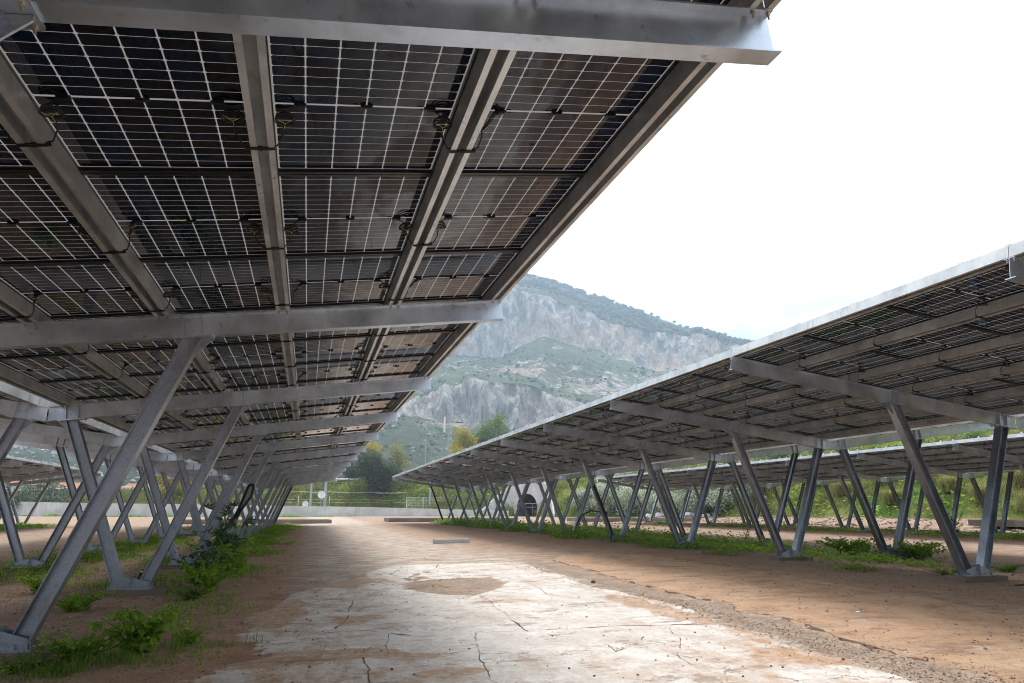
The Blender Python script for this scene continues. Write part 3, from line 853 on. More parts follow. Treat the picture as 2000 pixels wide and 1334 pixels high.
def build_mountain():
    az = np.arange(-50, 70.01, 0.11)
    n_az = len(az)
    k = np.arange(len(RIDGE)) + AZ0

    def cv(c, sm=1.0):
        a = np.array(c); kern = np.array([0.25, 0.5, 0.25])
        for _ in range(1): a = np.convolve(np.pad(a, 1, 'edge'), kern, 'valid')
        return np.interp(az, k[:len(a)], a)
    jit = 0.0035 * fbm(az * 0.9, az * 0 + 2, 4, 12)
    ridge = cv(RIDGE) + 0.0022 * fbm(az * 0.8, az * 0 + 1, 4, 2)
    uct = cv(UCT) + jit; ucb = cv(UCB) + 0.005 * fbm(az * 0.7, az * 0 + 7, 4, 22); lct = cv(LCT) + 0.005 * fbm(az * 0.9, az * 0 + 3, 4, 26); lcb = cv(LCB) + 0.003 * fbm(az * 0.9, az * 0 + 5, 4, 28)
    uct = np.minimum(uct, ridge - 0.003)
    segs = [(R_FOOT0, None, 0.0), (R_FOOT1, None, 0.0), (R_LCB, lcb, 0), (R_LCT, lct, 0), (R_UCB, ucb, 0), (R_UCT, uct, 0), (R_RIDGE, ridge, 0), (R_BACK, None, 0)]
    zc = []
    for r, c, _ in segs:
        if c is not None: zc.append(H0 + c * r)
    z0 = np.full(n_az, -0.6); z1 = H0 + 0.010 * R_FOOT1 + 0 * az; zb = zc[-1] - 25
    Z = [z0, z1] + zc + [zb]
    R = [s[0] for s in segs]
    counts = [10, 70, 34, 66, 52, 44, 6]
    rows_r, rows_z, tt, seg = [], [], [], []
    for i, c in enumerate(counts):
        for j in range(c):
            t = j / c
            if i == 1: tz = t ** 1.25
            elif i in (2, 4): tz = t
            elif i == 3: tz = t ** 1.1
            elif i == 5: tz = t ** 0.85
            else: tz = t
            rows_r.append(np.full(n_az, R[i] + (R[i + 1] - R[i]) * t)); rows_z.append(Z[i] + (Z[i + 1] - Z[i]) * tz); tt.append(t); seg.append(i)
    rows_r.append(np.full(n_az, R[-1])); rows_z.append(Z[-1]); tt.append(1); seg.append(6)
    r = np.array(rows_r); z = np.array(rows_z); seg = np.array(seg); tt = np.array(tt)
    A = np.radians(az)[None, :] + 0 * r
    arc = A * 1000.0
    # relief
    cliff = np.zeros(len(seg))
    for i in (2, 4):
        m = seg == i; cliff[m] = np.sin(np.pi * np.clip(tt[m] * 0.9 + 0.05, 0, 1)) ** 0.5
    cl = cliff[:, None]
    ribs = fbm(arc * 0.030, z * 0.004, 5, 50, 0.58)
    r2 = r - cl * 17 * ribs - cl * 9 * fbm(arc * 0.09, z * 0.03, 4, 60)
    rowseg = seg[:, None] + 0 * r
    mid = ((rowseg == 3) | (rowseg == 1) | (rowseg == 5)) * np.sin(np.pi * tt)[:, None]
    gul = fbm(arc * 0.012 + 0.25 * vnoise(r * 0.01, arc * 0.01, 3), r * 0.0035, 5, 80)
    z2 = z + mid * 9 * gul * (r / 900) + mid * 2.2 * fbm(arc * 0.06, r * 0.05, 3, 90)
    z2 = z2 + (seg >= 5)[:, None] * 1.0 * fbm(arc * 0.05, r * 0.03, 3, 95)
    x = r2 * np.sin(A); y = r2 * np.cos(A)
    # masks: rock, forest, grass
    n1 = fbm(arc * 0.010, r * 0.012, 5, 100); n2 = fbm(arc * 0.004, r * 0.006, 4, 110)
    rock = np.where(cl > 0.3, 0.95 + 0.25 * n1, 0.0)
    rock = np.where(rowseg == 3, 0.26 + 0.32 * n1 + 0.18 * n2, rock)
    rock = np.where(rowseg == 1, 0.05 + 0.30 * n1 + 0.30 * (tt[:, None] > 0.8) * 0.3, rock)
    rock = np.where((rowseg == 5) & (tt[:, None] < 0.12), 0.45 + 0.4 * n1, np.where(rowseg == 5, 0.10 + 0.3 * n1, rock))
    grass = np.clip(0.62 + 0.7 * n2, 0, 1); grass = np.where(rowseg == 5, 0.15, grass); grass = np.where(rowseg == 1, 0.45 + 0.6 * n2, grass)
    forest = np.where(rowseg >= 5, np.clip(0.55 + 0.8 * n2 - 0.5 * (tt[:, None] < 0.1), 0, 1), 0.0)
    v = np.stack([x.ravel(), y.ravel(), z2.ravel()], -1)
    nr = len(seg)
    idx = np.arange(nr * n_az).reshape(nr, n_az)
    f = np.stack([idx[:-1, :-1].ravel(), idx[1:, :-1].ravel(), idx[1:, 1:].ravel(), idx[:-1, 1:].ravel()], -1)[:, ::-1]
    me = np_mesh('mountain', v, f, [M['mountain']], True)
    col_attr(me, 'mask', np.clip(np.stack([rock.ravel(), forest.ravel() * 0.9, grass.ravel()], -1), 0, 1))
    o = link('mountain', me)
    tag(o, kind='structure')
    return v.reshape(nr, n_az, 3), seg, tt, forest, n1


MV, MSEG, MTT, MFOR, MN1 = build_mountain()


# blobs scattered as trees, scrub and boulders on the mountain
def ico(sub=1):
    import bmesh
    bm = bmesh.new(); bmesh.ops.create_icosphere(bm, subdivisions=sub, radius=1)
    v = np.array([p.co[:] for p in bm.verts]); f = np.array([[q.index for q in p.verts] for p in bm.faces]); bm.free()
    return v, f


ICO1 = ico(1); ICO2 = ico(2)


def blob_mesh(name, pos, size, squash, mats, base=ICO1, jag=0.28, seed=1, sink=0.25):
    rg = np.random.default_rng(seed)
    bv, bf = base
    n = len(pos); m = len(bv)
    V = np.repeat(bv[None], n, 0) * (1 + jag * (rg.random((n, m, 1)) * 2 - 1))
    ang = rg.random(n) * 6.28; c, s = np.cos(ang), np.sin(ang)
    x = V[..., 0] * c[:, None] - V[..., 1] * s[:, None]; y = V[..., 0] * s[:, None] + V[..., 1] * c[:, None]
    V = np.stack([x * size[:, None], y * size[:, None] * (0.7 + 0.6 * rg.random((n, 1))), V[..., 2] * size[:, None] * squash[:, None]], -1)
    V[..., 2] += (size * squash * (1 - sink))[:, None]
    V += pos[:, None, :]
    F = (bf[None] + (np.arange(n) * m)[:, None, None]).reshape(-1, 3)
    me = np_mesh(name, V.reshape(-1, 3), F, mats, True)
    cc = np.zeros((n, m, 3)); cc[..., 0] = rg.random((n, 1)); cc[..., 1] = rg.random((n, 1)) * 0.6
    col_attr(me, 'leafcol', cc.reshape(-1, 3))
    return me


def scatter_mountain():
    nr, na, _ = MV.shape
    rg = np.random.default_rng(21)
    # forest on the upper slopes and ridge
    rows = np.where(MSEG >= 5)[0]
    P, Sz = [], []
    for _ in range(26000):
        r = rg.integers(rows[0], rows[-1] - 3); c = rg.integers(0, na)
        az = -50 + c * 0.11
        if az < -5 and rg.random() < 0.8: continue
        if rg.random() < MFOR[r, c] * (1.0 if MTT[r] > 0.25 or MSEG[r] > 5 else 0.5) - 0.12:
            P.append(MV[r, c] + np.array([rg.normal(0, 2), rg.normal(0, 2), 0])); Sz.append(rg.uniform(2.2, 5.2))
    P = np.array(P[:9000]); Sz = np.array(Sz[:9000])
    o = link('pine_forest', blob_mesh('pine_forest', P, Sz, rg.uniform(0.7, 1.1, len(P)), [M['far_tree']], jag=0.3, seed=3))
    tag(o, kind='stuff')
    # scrub on the middle and lower slopes
    P, Sz = [], []
    for _ in range(15000):
        low = rg.random() < 0.6
        rr = np.where(MSEG == (1 if low else 3))[0]
        r = rg.choice(rr); c = rg.integers(0, na)
        k = vnoise(c * 0.05, r * 0.11, 33)
        if rg.random() < (0.35 if low else 0.08) + 0.8 * k:
            d = 400 + 0
            P.append(MV[r, c] + np.array([rg.normal(0, 1), rg.normal(0, 1), 0]))
            Sz.append(rg.uniform(0.7, 2.0) * (1.0 if low else 1.3) * (1.7 if rg.random() < 0.10 else 1))
    P = np.array(P); Sz = np.array(Sz)
    o = link('mountain_scrub', blob_mesh('mountain_scrub', P, Sz, rg.uniform(0.6, 1.0, len(P)), [M['far_scrub']], jag=0.32, seed=4))
    tag(o, kind='stuff')
    P, Sz = [], []
    for _ in range(6000):
        rr = np.where((MSEG == 1) | (MSEG == 3))[0]
        r = rg.choice(rr); c = rg.integers(0, na)
        if vnoise(c * 0.03, r * 0.2, 44) > 0.05:
            P.append(MV[r, c]); Sz.append(rg.uniform(0.5, 1.6))
    P = np.array(P); Sz = np.array(Sz)
    o = link('mountain_boulders', blob_mesh('mountain_boulders', P, Sz, rg.uniform(0.4, 0.8, len(P)), [simple('pale_boulder', (0.42, 0.40, 0.38), 0.95, scale=0.3)], jag=0.35, seed=5))
    tag(o, kind='stuff')


scatter_mountain()

# ------------------------------------------------------------------ haze
hz = NT('pale_air')
pv = hz.new('ShaderNodeVolumePrincipled')
pv.inputs['Color'].default_value = (0.62, 0.80, 1.0, 1)
pv.inputs['Density'].default_value = HAZE_DENSITY
pv.inputs['Anisotropy'].default_value = 0.1
hz.l.new(pv.outputs[0], hz.out.inputs['Volume'])
hb = MB(); hb.box2((-2750, -1000, -30), (2750, 2750, 720), 0)
o = link('haze', hb.mesh('haze', [hz.m])); tag(o, kind='stuff')

# ------------------------------------------------------------------ carports
TA = rad(7.579); CA, SA = math.cos(TA), math.sin(TA)
HW = 6.334                    # tip to valley, horizontal
BAY = 5.27
SP = BAY / 3                  # panel pitch along the row
PP = 1.23                     # panel pitch across
PW, PL = 1.134, SP - 0.010
DB = 0.24                     # beam depth
ZG = 0.405                    # rear glass above the beam's bottom flange
SEAM = 0.38
PC = [0.065, 1.287, 2.517, 3.730, 4.930, 6.115]      # purlin centres down the slope


def panel_meshes():
    """rear side down: frame, cells and light-passing gaps; three variants of cell tint"""
    out = []
    fw = 0.030
    x0, x1 = -PW / 2 + fw, PW / 2 - fw
    y0, y1 = -PL / 2 + fw, PL / 2 - fw
    for var in range(3):
        rg = random.Random(100 + var)
        m = MB()
        m.add([(x0, y0, 0.001), (x1, y0, 0.001), (x1, y1, 0.001), (x0, y1, 0.001)], [(0, 3, 2, 1)], 1)
        cells = []
        mar = 0.011; gx = 0.0085; gy = 0.0036; mid = 0.018
        cw = (x1 - x0 - 2 * mar - 5 * gx) / 6
        ch = ((y1 - y0) - 2 * mar - mid - 16 * gy) / 18
        tints = []
        for i in range(6):
            for j in range(18):
                ax = x0 + mar + i * (cw + gx)
                ay = y0 + mar + j * (ch + gy) + (mid - gy if j > 8 else 0)
                c = 0.008
                b = len(m.v)
                m.add([(ax + c, ay, 0), (ax + cw - c, ay, 0), (ax + cw, ay + c, 0), (ax + cw, ay + ch - c, 0), (ax + cw - c, ay + ch, 0), (ax + c, ay + ch, 0), (ax, ay + ch - c, 0), (ax, ay + c, 0)],
                      [(0, 7, 6, 5, 4, 3, 2, 1)], 0)
                tints.append((b, rg.random() ** 1.3))
        # top sheet so that light only passes through the gaps
        me = m.mesh('solar_panel', [M['cell'], M['gap']])
        arr = np.zeros((len(me.vertices), 3), np.float32)
        for b, tv in tints: arr[b:b + 8, 0] = tv
        col_attr(me, 'cell', arr)
        out.append(me)
    f = MB()
    for (a, b) in (((-PW / 2, -PL / 2, -0.026), (-PW / 2 + fw, PL / 2, 0.010)), ((PW / 2 - fw, -PL / 2, -0.026), (PW / 2, PL / 2, 0.010)),
                   ((-PW / 2 + fw, -PL / 2, -0.026), (PW / 2 - fw, -PL / 2 + fw, 0.010)), ((-PW / 2 + fw, PL / 2 - fw, -0.026), (PW / 2 - fw, PL / 2, 0.010))):
        f.box2(a, b, 0)
    frame = f.mesh('panel_frame', [M['frame']])
    jb = MB(); jb.box((0, 0, -0.008), (0.072, 0.028, 0.014), 0); jb.box((0.0, 0.006, -0.017), (0.05, 0.016, 0.005), 0)
    jb.tube([(0.042, 0, -0.008), (0.075, 0.004, -0.012)], 0.004, 6, 0)
    jbox = jb.mesh('junction_box', [M['plastic']])
    return out, frame, jbox


PAN, PFRAME, JBOX = panel_meshes()


def join_meshes(name, parts, mats):
    """parts: list of (mesh, matrix, material offset)"""
    m = MB()
    for me, mx, mo in parts:
        vs = [mx @ v.co for v in me.vertices]
        b = len(m.v); m.v += [tuple(v) for v in vs]
        for p in me.polygons:
            m.f.append(tuple(b + i for i in p.vertices)); m.m.append(p.material_index + mo); m.sm.append(False)
    return m.mesh(name, mats)


PANFAR = []
for k, me in enumerate(PAN):
    jj = [(me, Matrix.Identity(4), 0), (PFRAME, Matrix.Identity(4), 2)] + [(JBOX, Matrix.Translation((dx, 0, 0)), 3) for dx in (-0.385, 0, 0.385)]
    far = join_meshes('solar_panel', jj, [M['cell'], M['gap'], M['frame'], M['plastic']])
    arr = np.zeros((len(far.vertices), 3), np.float32)
    src = np.zeros(len(me.vertices) * 4, np.float32); me.color_attributes['cell'].data.foreach_get('color', src)
    arr[:len(me.vertices)] = src.reshape(-1, 4)[:, :3]
    col_attr(far, 'cell', arr)
    PANFAR.append(far)


def beam_mesh():
    m = MB()
    fw, ft, wt = 0.120, 0.010, 0.007

    def end(z): return (HW - z * SA) / CA - 0.012

    def slab(y0, y1, z0, z1, s0=0.0):
        v = [(s0, y0, z0), (s0, y1, z0), (s0, y1, z1), (s0, y0, z1), (end(z0), y0, z0), (end(z0), y1, z0), (end(z1), y1, z1), (end(z1), y0, z1)]
        m.add(v, [(0, 1, 2, 3), (4, 7, 6, 5), (0, 4, 5, 1), (1, 5, 6, 2), (2, 6, 7, 3), (3, 7, 4, 0)], 0)
    slab(-fw / 2, fw / 2, 0, ft); slab(-wt / 2, wt / 2, ft, DB - ft); slab(-fw / 2, fw / 2, DB - ft, DB)
    return m.mesh('beam', [M['galv']])


BEAM = beam_mesh()
S_OUT, S_IN, D_BASE = 3.404, 5.960, 4.774        # horizontal distances from the tip


def stiff_mesh():
    m = MB()
    for sy in (-1, 1):
        m.box((0, sy * 0.031, DB / 2), (0.010, 0.053, DB - 0.022), 0)
    return m.mesh('stiffener_plate', [M['galv']])


STIFF = stiff_mesh()


def hexbolt(m, c, r=0.011, h=0.014, mi=0, down=True, shank=0.016):
    z = -h if down else h
    n = 6
    P0 = [(c[0] + r * math.cos(k * math.pi / 3), c[1] + r * math.sin(k * math.pi / 3), c[2]) for k in range(n)]
    P1 = [(p[0], p[1], c[2] + z) for p in P0]
    m.add(P0 + P1, [tuple(range(n)), tuple(range(2 * n - 1, n - 1, -1))] + [(k, k + n, (k + 1) % n + n, (k + 1) % n) for k in range(n)], mi)
    if shank:
        m.tube([(c[0], c[1], c[2] + z), (c[0], c[1], c[2] + z + (-shank if down else shank))], r * 0.5, 6, mi)


def cap_mesh():
    """plate bolted under the beam on top of a strut, with its gusset (local x along the slope)"""
    m = MB()
    m.box((0.0, 0, -0.009), (0.40, 0.17, 0.016), 0)
    for x in (-0.17, -0.01, 0.17):
        for y in (-0.068, 0.068): hexbolt(m, (x, y, -0.017), 0.012, 0.012, 1)
    return m.mesh('cap_plate', [M['galv'], M['bolt']])


CAP = cap_mesh()


def purlin_mesh(length):
    m = MB()
    w, h, lip, t = 0.14, 0.135, 0.038, 0.004
    y0, y1 = 0, length
    m.box2((-w / 2, y0, h - t), (w / 2, y1, h), 0)
    m.box2((-w / 2, y0, 0), (-w / 2 + t, y1, h - t), 0); m.box2((w / 2 - t, y0, 0), (w / 2, y1, h - t), 0)
    m.box2((-w / 2 + t, y0, 0), (-w / 2 + lip, y1, t), 0); m.box2((w / 2 - lip, y0, 0), (w / 2 - t, y1, t), 0)
    m.box2((-w / 2 + lip - t, y0, t), (-w / 2 + lip, y1, 0.018), 0); m.box2((w / 2 - lip, y0, t), (w / 2 - lip + t, y1, 0.018), 0)
    return m.mesh('purlin', [M['purlin']])


PUR = purlin_mesh(BAY - 0.006)
PUR_END = purlin_mesh(SEAM + 0.06)


def bolts_mesh():
    m = MB()
    hexbolt(m, (0, 0, DB - 0.0105), 0.012, 0.014, 0, True, 0.022)
    return m.mesh('bolt', [M['bolt']])


PBPOS = [(-0.045, -0.04), (-0.045, 0.04), (0.045, -0.04), (0.045, 0.04)]


PBOLT = bolts_mesh()


def coil_mesh(kind):
    """cable slack tied in a loop beside a purlin with the plug across its underside; origin at the purlin's centre line under the glass"""
    m = MB()
    rg = random.Random(kind)
    zp = -0.16
    for sx in (-1, 1):
        if kind == 2 and sx < 0:
            # slack folded in a long bundle
            for q in range(4):
                m.tube([(-0.20 + q * 0.006, 0.0, -0.02), (-0.17 + q * 0.004, -0.08, -0.04), (-0.13 + q * 0.002, -0.16, -0.06)], 0.007, 6, 0)
            m.tube([(-0.20, -0.0, -0.02), (-0.21, 0.0, -0.03)], 0.012, 6, 0)
            end = (-0.13, -0.16, -0.06)
            m.tube([(-0.215, -0.03, -0.03), (-0.165, -0.035, -0.045)], 0.0019, 4, 1)
            m.tube([(-0.165, -0.14, -0.045), (-0.125, -0.15, -0.07)], 0.0019, 4, 1)
        else:
            cx, cy = sx * 0.145, -0.075
            for q in range(4):
                r = 0.046 + 0.004 * q + rg.random() * 0.003
                pts = []
                for a in range(21):
                    th = a * 2 * math.pi / 20
                    pts.append((cx + r * math.cos(th), cy + r * math.sin(th), -0.045 - 0.008 * q + 0.012 * math.sin(th + q)))
                m.tube(pts, 0.0048, 6, 0, False)
            m.tube([(cx + sx * 0.05, cy + 0.045, -0.075), (cx, cy, -0.085), (cx - sx * 0.005, cy - 0.065, -0.08)], 0.0019, 4, 1)
            m.tube([(cx - sx * 0.045, cy + 0.02, -0.07), (cx, cy, -0.085)], 0.0019, 4, 1)
            end = (cx - sx * 0.005, cy - 0.065, -0.06)
        # lead from the box to the loop
        m.tube([(sx * 0.245, 0.0, -0.012), (sx * 0.20, 0.006, -0.02), (sx * 0.16, -0.012, -0.04)], 0.0045, 6, 0)
        m.tube([end, (end[0] * 0.95, -0.19, -0.10), (sx * 0.10, -0.225, zp + 0.012), (sx * 0.03, -0.235, zp)], 0.005, 6, 0)
    m.tube([(-0.085, -0.232, zp - 0.004), (-0.06, -0.234, zp - 0.006), (0.06, -0.236, zp - 0.006), (0.085, -0.238, zp - 0.004)], 0.012, 8, 0)
    m.tube([(-0.012, -0.235, zp - 0.006), (0.012, -0.235, zp - 0.006)], 0.016, 8, 0)
    return m.mesh('cable_coil', [M['plastic'], M['tie']])


COILS = [coil_mesh(k) for k in (1, 2, 3)]


def far_coil():
    m = MB()
    for sx in (-1, 1):
        cx, cy = sx * 0.145, -0.075
        m.tube([(cx + 0.050 * math.cos(a * math.pi / 4), cy + 0.050 * math.sin(a * math.pi / 4), -0.055) for a in range(9)], 0.007, 4, 0, False)
        m.tube([(cx, cy - 0.06, -0.06), (sx * 0.04, -0.235, -0.165)], 0.006, 4, 0, False)
        m.tube([(sx * 0.245, 0.0, -0.012), (sx * 0.16, -0.012, -0.04)], 0.005, 4, 0, False)
    m.tube([(-0.085, -0.232, -0.166), (0.085, -0.238, -0.166)], 0.013, 5, 0, False)
    return m.mesh('cable_coil', [M['plastic']])


FCOIL = far_coil()


def clamp_mesh():
    m = MB()
    m.box((0, 0, 0.0), (0.012, 0.06, 0.07), 0); m.box((0.02, 0, 0.036), (0.05, 0.06, 0.008), 0); m.box((0.018, 0, 0.046), (0.02, 0.02, 0.014), 0)
    return m.mesh('panel_clamp', [M['clamp']])


CLAMP = clamp_mesh()


def strut_mesh(p_top, p_bot):
    """I section whose web lies in the frame's plane; p = (x, z) in the frame's plane. Both ends cut level."""
    dx, dz = p_top[0] - p_bot[0], p_top[1] - p_bot[1]
    L = math.hypot(dx, dz); ux, uz = dx / L, dz / L
    nx_, nz_ = uz, -ux
    dpt, fw, ft, wt = 0.160, 0.160, 0.009, 0.007
    m = MB()

    def slab(o0, o1, y0, y1):
        vs = []
        for (px, pz, zc, sl) in ((p_bot[0], p_bot[1], p_bot[1], 0.0), (p_top[0], p_top[1], p_top[1], None)):
            for y in (y0, y1):
                for o_ in (o0, o1):
                    x = px + nx_ * o_; z = pz + nz_ * o_
                    if sl == 0.0:
                        t = (zc - z) / uz; x += ux * t; z += uz * t
                    else:
                        # slide along the strut until it meets the beam's underside
                        k = TSL
                        t = (p_top[1] + k * (x - p_top[0]) - z) / (uz - k * ux); x += ux * t; z += uz * t
                    vs.append((x, y, z))
        m.add(vs, [(0, 1, 3, 2), (4, 6, 7, 5), (0, 4, 5, 1), (2, 3, 7, 6), (0, 2, 6, 4), (1, 5, 7, 3)], 0)
    slab(-dpt / 2, -dpt / 2 + ft, -fw / 2, fw / 2); slab(dpt / 2 - ft, dpt / 2, -fw / 2, fw / 2); slab(-dpt / 2 + ft, dpt / 2 - ft, -wt / 2, wt / 2)
    return m


def carport(name, label, xc, y0, zt, k0, k1, z_pad, near, stuff_from=None, clamps=(), coils_far=()):
    """xc: centre line; zt: height of the beam's bottom flange at the tips; frames at y0 + k*BAY for k0..k1"""
    root = empty('solar_carport', (xc, y0, 0))
    tag(root, label, 'solar carport', 'V-legged solar carports over the parking bays')
    global TSL
    for sg in (1, -1):
        TSL = math.tan(TA) * sg
        # struts, in coordinates of the root, built once per wing and shared
        tip_x = sg * HW
        bx = tip_x - sg * D_BASE
        tops = [(tip_x - sg * S_OUT, zt - S_OUT * math.tan(TA) - 0.018), (tip_x - sg * S_IN, zt - S_IN * math.tan(TA) - 0.018)]
        offb = [sg * 0.17, -sg * 0.17]
        struts = []
        for (tp, ob) in zip(tops, offb):
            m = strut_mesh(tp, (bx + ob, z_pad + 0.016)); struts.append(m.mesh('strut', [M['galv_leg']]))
        # outer gusset at each strut top
        gus = []
        for (tp, ob) in zip(tops, offb):
            g = MB(); s_ = 1 if ob * sg > 0 else -1
            dirx = (tp[0] - (bx + ob)); dz_ = tp[1] - z_pad; ux = dirx / math.hypot(dirx, dz_); uz = dz_ / math.hypot(dirx, dz_)
            side = 1 if ux > 0 else -1
            a = (tp[0] + side * 0.10, tp[1] - 0.002 + TSL * side * 0.10); b = (tp[0] + side * 0.19, tp[1] - 0.002 + TSL * side * 0.19)
            c = (tp[0] + side * 0.085 - ux * 0.20, tp[1] - uz * 0.20)
            pl = [a, b, (b[0], b[1] - 0.02), c] if side > 0 else [a, c, (b[0], b[1] - 0.02), b]
            g.prism(pl, -0.006, 0.006, 0)
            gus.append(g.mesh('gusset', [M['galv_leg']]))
        # base shoe
        bm_ = MB()
        bm_.box((bx, 0, z_pad + 0.008), (0.66, 0.30, 0.016), 0)
        for yy in (-0.087, 0.087):
            pl = [(-0.30, 0.016), (0.30, 0.016), (0.30, 0.06), (0.27, 0.105), (0.05, 0.175), (-0.05, 0.175), (-0.27, 0.105), (-0.30, 0.06)]
            bm_.prism([(bx + q[0], z_pad + q[1]) for q in pl], yy - 0.004, yy + 0.004, 0)
        for dx in (-0.016, 0.016): bm_.box((bx + dx, 0, z_pad + 0.11), (0.012, 0.25, 0.19), 0)
        for dx in (-0.30, 0.30):
            for yy in (-1, 1):
                x_ = bx + dx * 0.93
                bm_.add([(x_ - 0.004, yy * 0.092, z_pad + 0.016), (x_ - 0.004, yy * 0.135, z_pad + 0.016), (x_ - 0.004, yy * 0.092, z_pad + 0.08),
                         (x_ + 0.004, yy * 0.092, z_pad + 0.016), (x_ + 0.004, yy * 0.135, z_pad + 0.016), (x_ + 0.004, yy * 0.092, z_pad + 0.08)],
                        [(0, 1, 2), (3, 5, 4), (0, 3, 4, 1), (1, 4, 5, 2), (2, 5, 3, 0)], 0)
        for dx in (-0.20, 0.17):
            for yy in (-0.118, 0.118):
                hexbolt(bm_, (bx + dx, yy, z_pad + 0.016), 0.015, 0.016, 1, False, 0.035)
        for zz in (0.06, 0.14):
            for yy in (-0.108, 0.108): bm_.tube([(bx - 0.045, yy, z_pad + zz), (bx + 0.045, yy, z_pad + zz)], 0.010, 6, 1)
        shoe = bm_.mesh('base_shoe', [M['galv_leg'], M['bolt']])
        pd = MB()
        pd.box((bx + 0.03, 0.0, z_pad - 0.13), (0.98, 0.44, 0.26), 0)
        pad = pd.mesh('concrete_footing', [M['conc_pad']])
        # wing frame matrix
        if sg > 0: Rm = Matrix(((-CA, 0, -SA), (0, -1, 0), (-SA, 0, CA))).to_4x4()
        else: Rm = Matrix(((CA, 0, SA), (0, 1, 0), (-SA, 0, CA))).to_4x4()
        Tm = Matrix.Translation((tip_x, 0, zt))

        def W_(s, y, n): return Matrix.Translation((0, y, 0)) @ Tm @ Rm @ Matrix.Translation((s, 0, n))
        for k in range(k0, k1 + 1):
            y = k * BAY
            b = link('beam', BEAM, root, matrix=W_(0, y, 0))
            isn = k in near
            for d_ in (S_OUT, S_IN):
                for q in (-0.09, 0.09):
                    link('stiffener_plate', STIFF, b, matrix=Matrix.Translation((d_ / CA + q, 0, 0)))
                link('cap_plate', CAP, b, matrix=Matrix.Translation((d_ / CA, 0, 0)))
            for me, g in zip(struts, gus):
                st = link('strut', me, root, matrix=Matrix.Translation((0, y, 0)))
                link('gusset', g, st)
            link('base_shoe', shoe, root, matrix=Matrix.Translation((0, y, 0)))
            link('concrete_footing', pad, root, matrix=Matrix.Translation((0, y, 0)) @ Matrix.Rotation(rad(random.uniform(-0.3, 0.3)), 4, 'Z'))
            if isn:
                for i in range(6):
                    for q in PBPOS: link('bolt', PBOLT, b, matrix=Matrix.Translation((PC[i] + q[0], q[1], 0)))
            # purlins of the bay beyond this frame
            last = (k == k1)
            for i in range(6):
                s_ = PC[i]
                mm = W_(s_, y, DB + 0.001)
                if sg > 0: mm = mm @ Matrix.Translation((0, -((SEAM + 0.06) if last else (BAY - 0.006)), 0))
                link('purlin', PUR_END if last else PUR, root, matrix=mm)
        # panels
        joined = []
        for k in range(k0, k1):
            for j in range(3):
                yc = k * BAY + SEAM + SP * (j + 0.5)
                for i in range(5):
                    s_ = (PC[i] + PC[i + 1]) / 2
                    mm = W_(s_, yc, ZG)
                    var = random.randrange(3)
                    if stuff_from and stuff_from(sg, k):
                        joined.append((mm, var)); continue
                    if (sg, k) in near_bays(near):
                        p = link('solar_panel', PAN[var], root, matrix=mm)
                        link('panel_frame', PFRAME, p)
                        for dx in (-0.385, 0, 0.385): link('junction_box', JBOX, p, matrix=Matrix.Translation((dx, 0, 0)) @ Matrix.Rotation(0 if dx < 0.2 else math.pi, 4, 'Z'))
                        if i > 0:
                            flip = -1 if sg < 0 else 1
                            link('cable_coil', random.choice(COILS), p, matrix=Matrix.Translation((PC[i] - s_, 0, 0)) @ Matrix.Scale(flip, 4, (0, 1, 0)) @ Matrix.Rotation(rad(random.uniform(-6, 6)), 4, 'Z'))
                    else:
                        p = link('solar_panel', PANFAR[var], root, matrix=mm)
                        if i > 0 and k in coils_far:
                            flip = -1 if sg < 0 else 1
                            link('cable_coil', FCOIL, p, matrix=Matrix.Translation((PC[i] - s_, 0, 0)) @ Matrix.Scale(flip, 4, (0, 1, 0)))
                    if i == 0 and sg in clamps:
                        for q in (-0.585, 0.585):
                            link('panel_clamp', CLAMP, p, matrix=Matrix.Translation((-0.585, q, 0.0)))
        if joined:
            jm = join_meshes('solar_panel_field', [(PANFAR[v], mm, 0) for mm, v in joined], [M['cell'], M['gap'], M['frame'], M['plastic']])
            o_ = link('solar_panel_field', jm, root); tag(o_, kind='stuff')
    return root


_nb = {}


def near_bays(near):
    key = tuple(near)
    if key not in _nb: _nb[key] = {(NEAR_WING, k) for k in near}
    return _nb[key]


NEAR_WING = 1
carport('left', 'long solar carport overhead at the left, its panel undersides filling the upper left', 2.124 - HW, 2.655, 3.532, -1, 11, 0.045,
        (-1, 0, 1, 2), stuff_from=lambda sg, k: (sg < 0 and k < 4) or k < -1, coils_far=range(3, 9))
NEAR_WING = -1; _nb.clear()
carport('right', 'solar carport across the lane on the right, its pale edge rising to the right border', 7.01 + HW, 5.412, 3.532 + 0.173, -1, 11, 0.155,
        (0, 1), stuff_from=lambda sg, k: (sg > 0 and (k < 1 or k > 7)) or k < -1, clamps=(-1,), coils_far=range(-1, 9))
carport('far_right', 'farthest right solar carport, seen low between nearer struts before the green slope', 24.75 + HW, 22.61, 3.66, -2, 7, 0.13,
        (), stuff_from=lambda sg, k: False, clamps=(-1,), coils_far=range(-1, 4))
carport('far_left', 'farthest left solar carport, only roof edge and a few legs seen near the left border', -15.25 - HW, 60.93 - 5 * BAY, 3.59, 0, 5, 0.06,
        (), stuff_from=lambda sg, k: sg < 0, clamps=(1,))

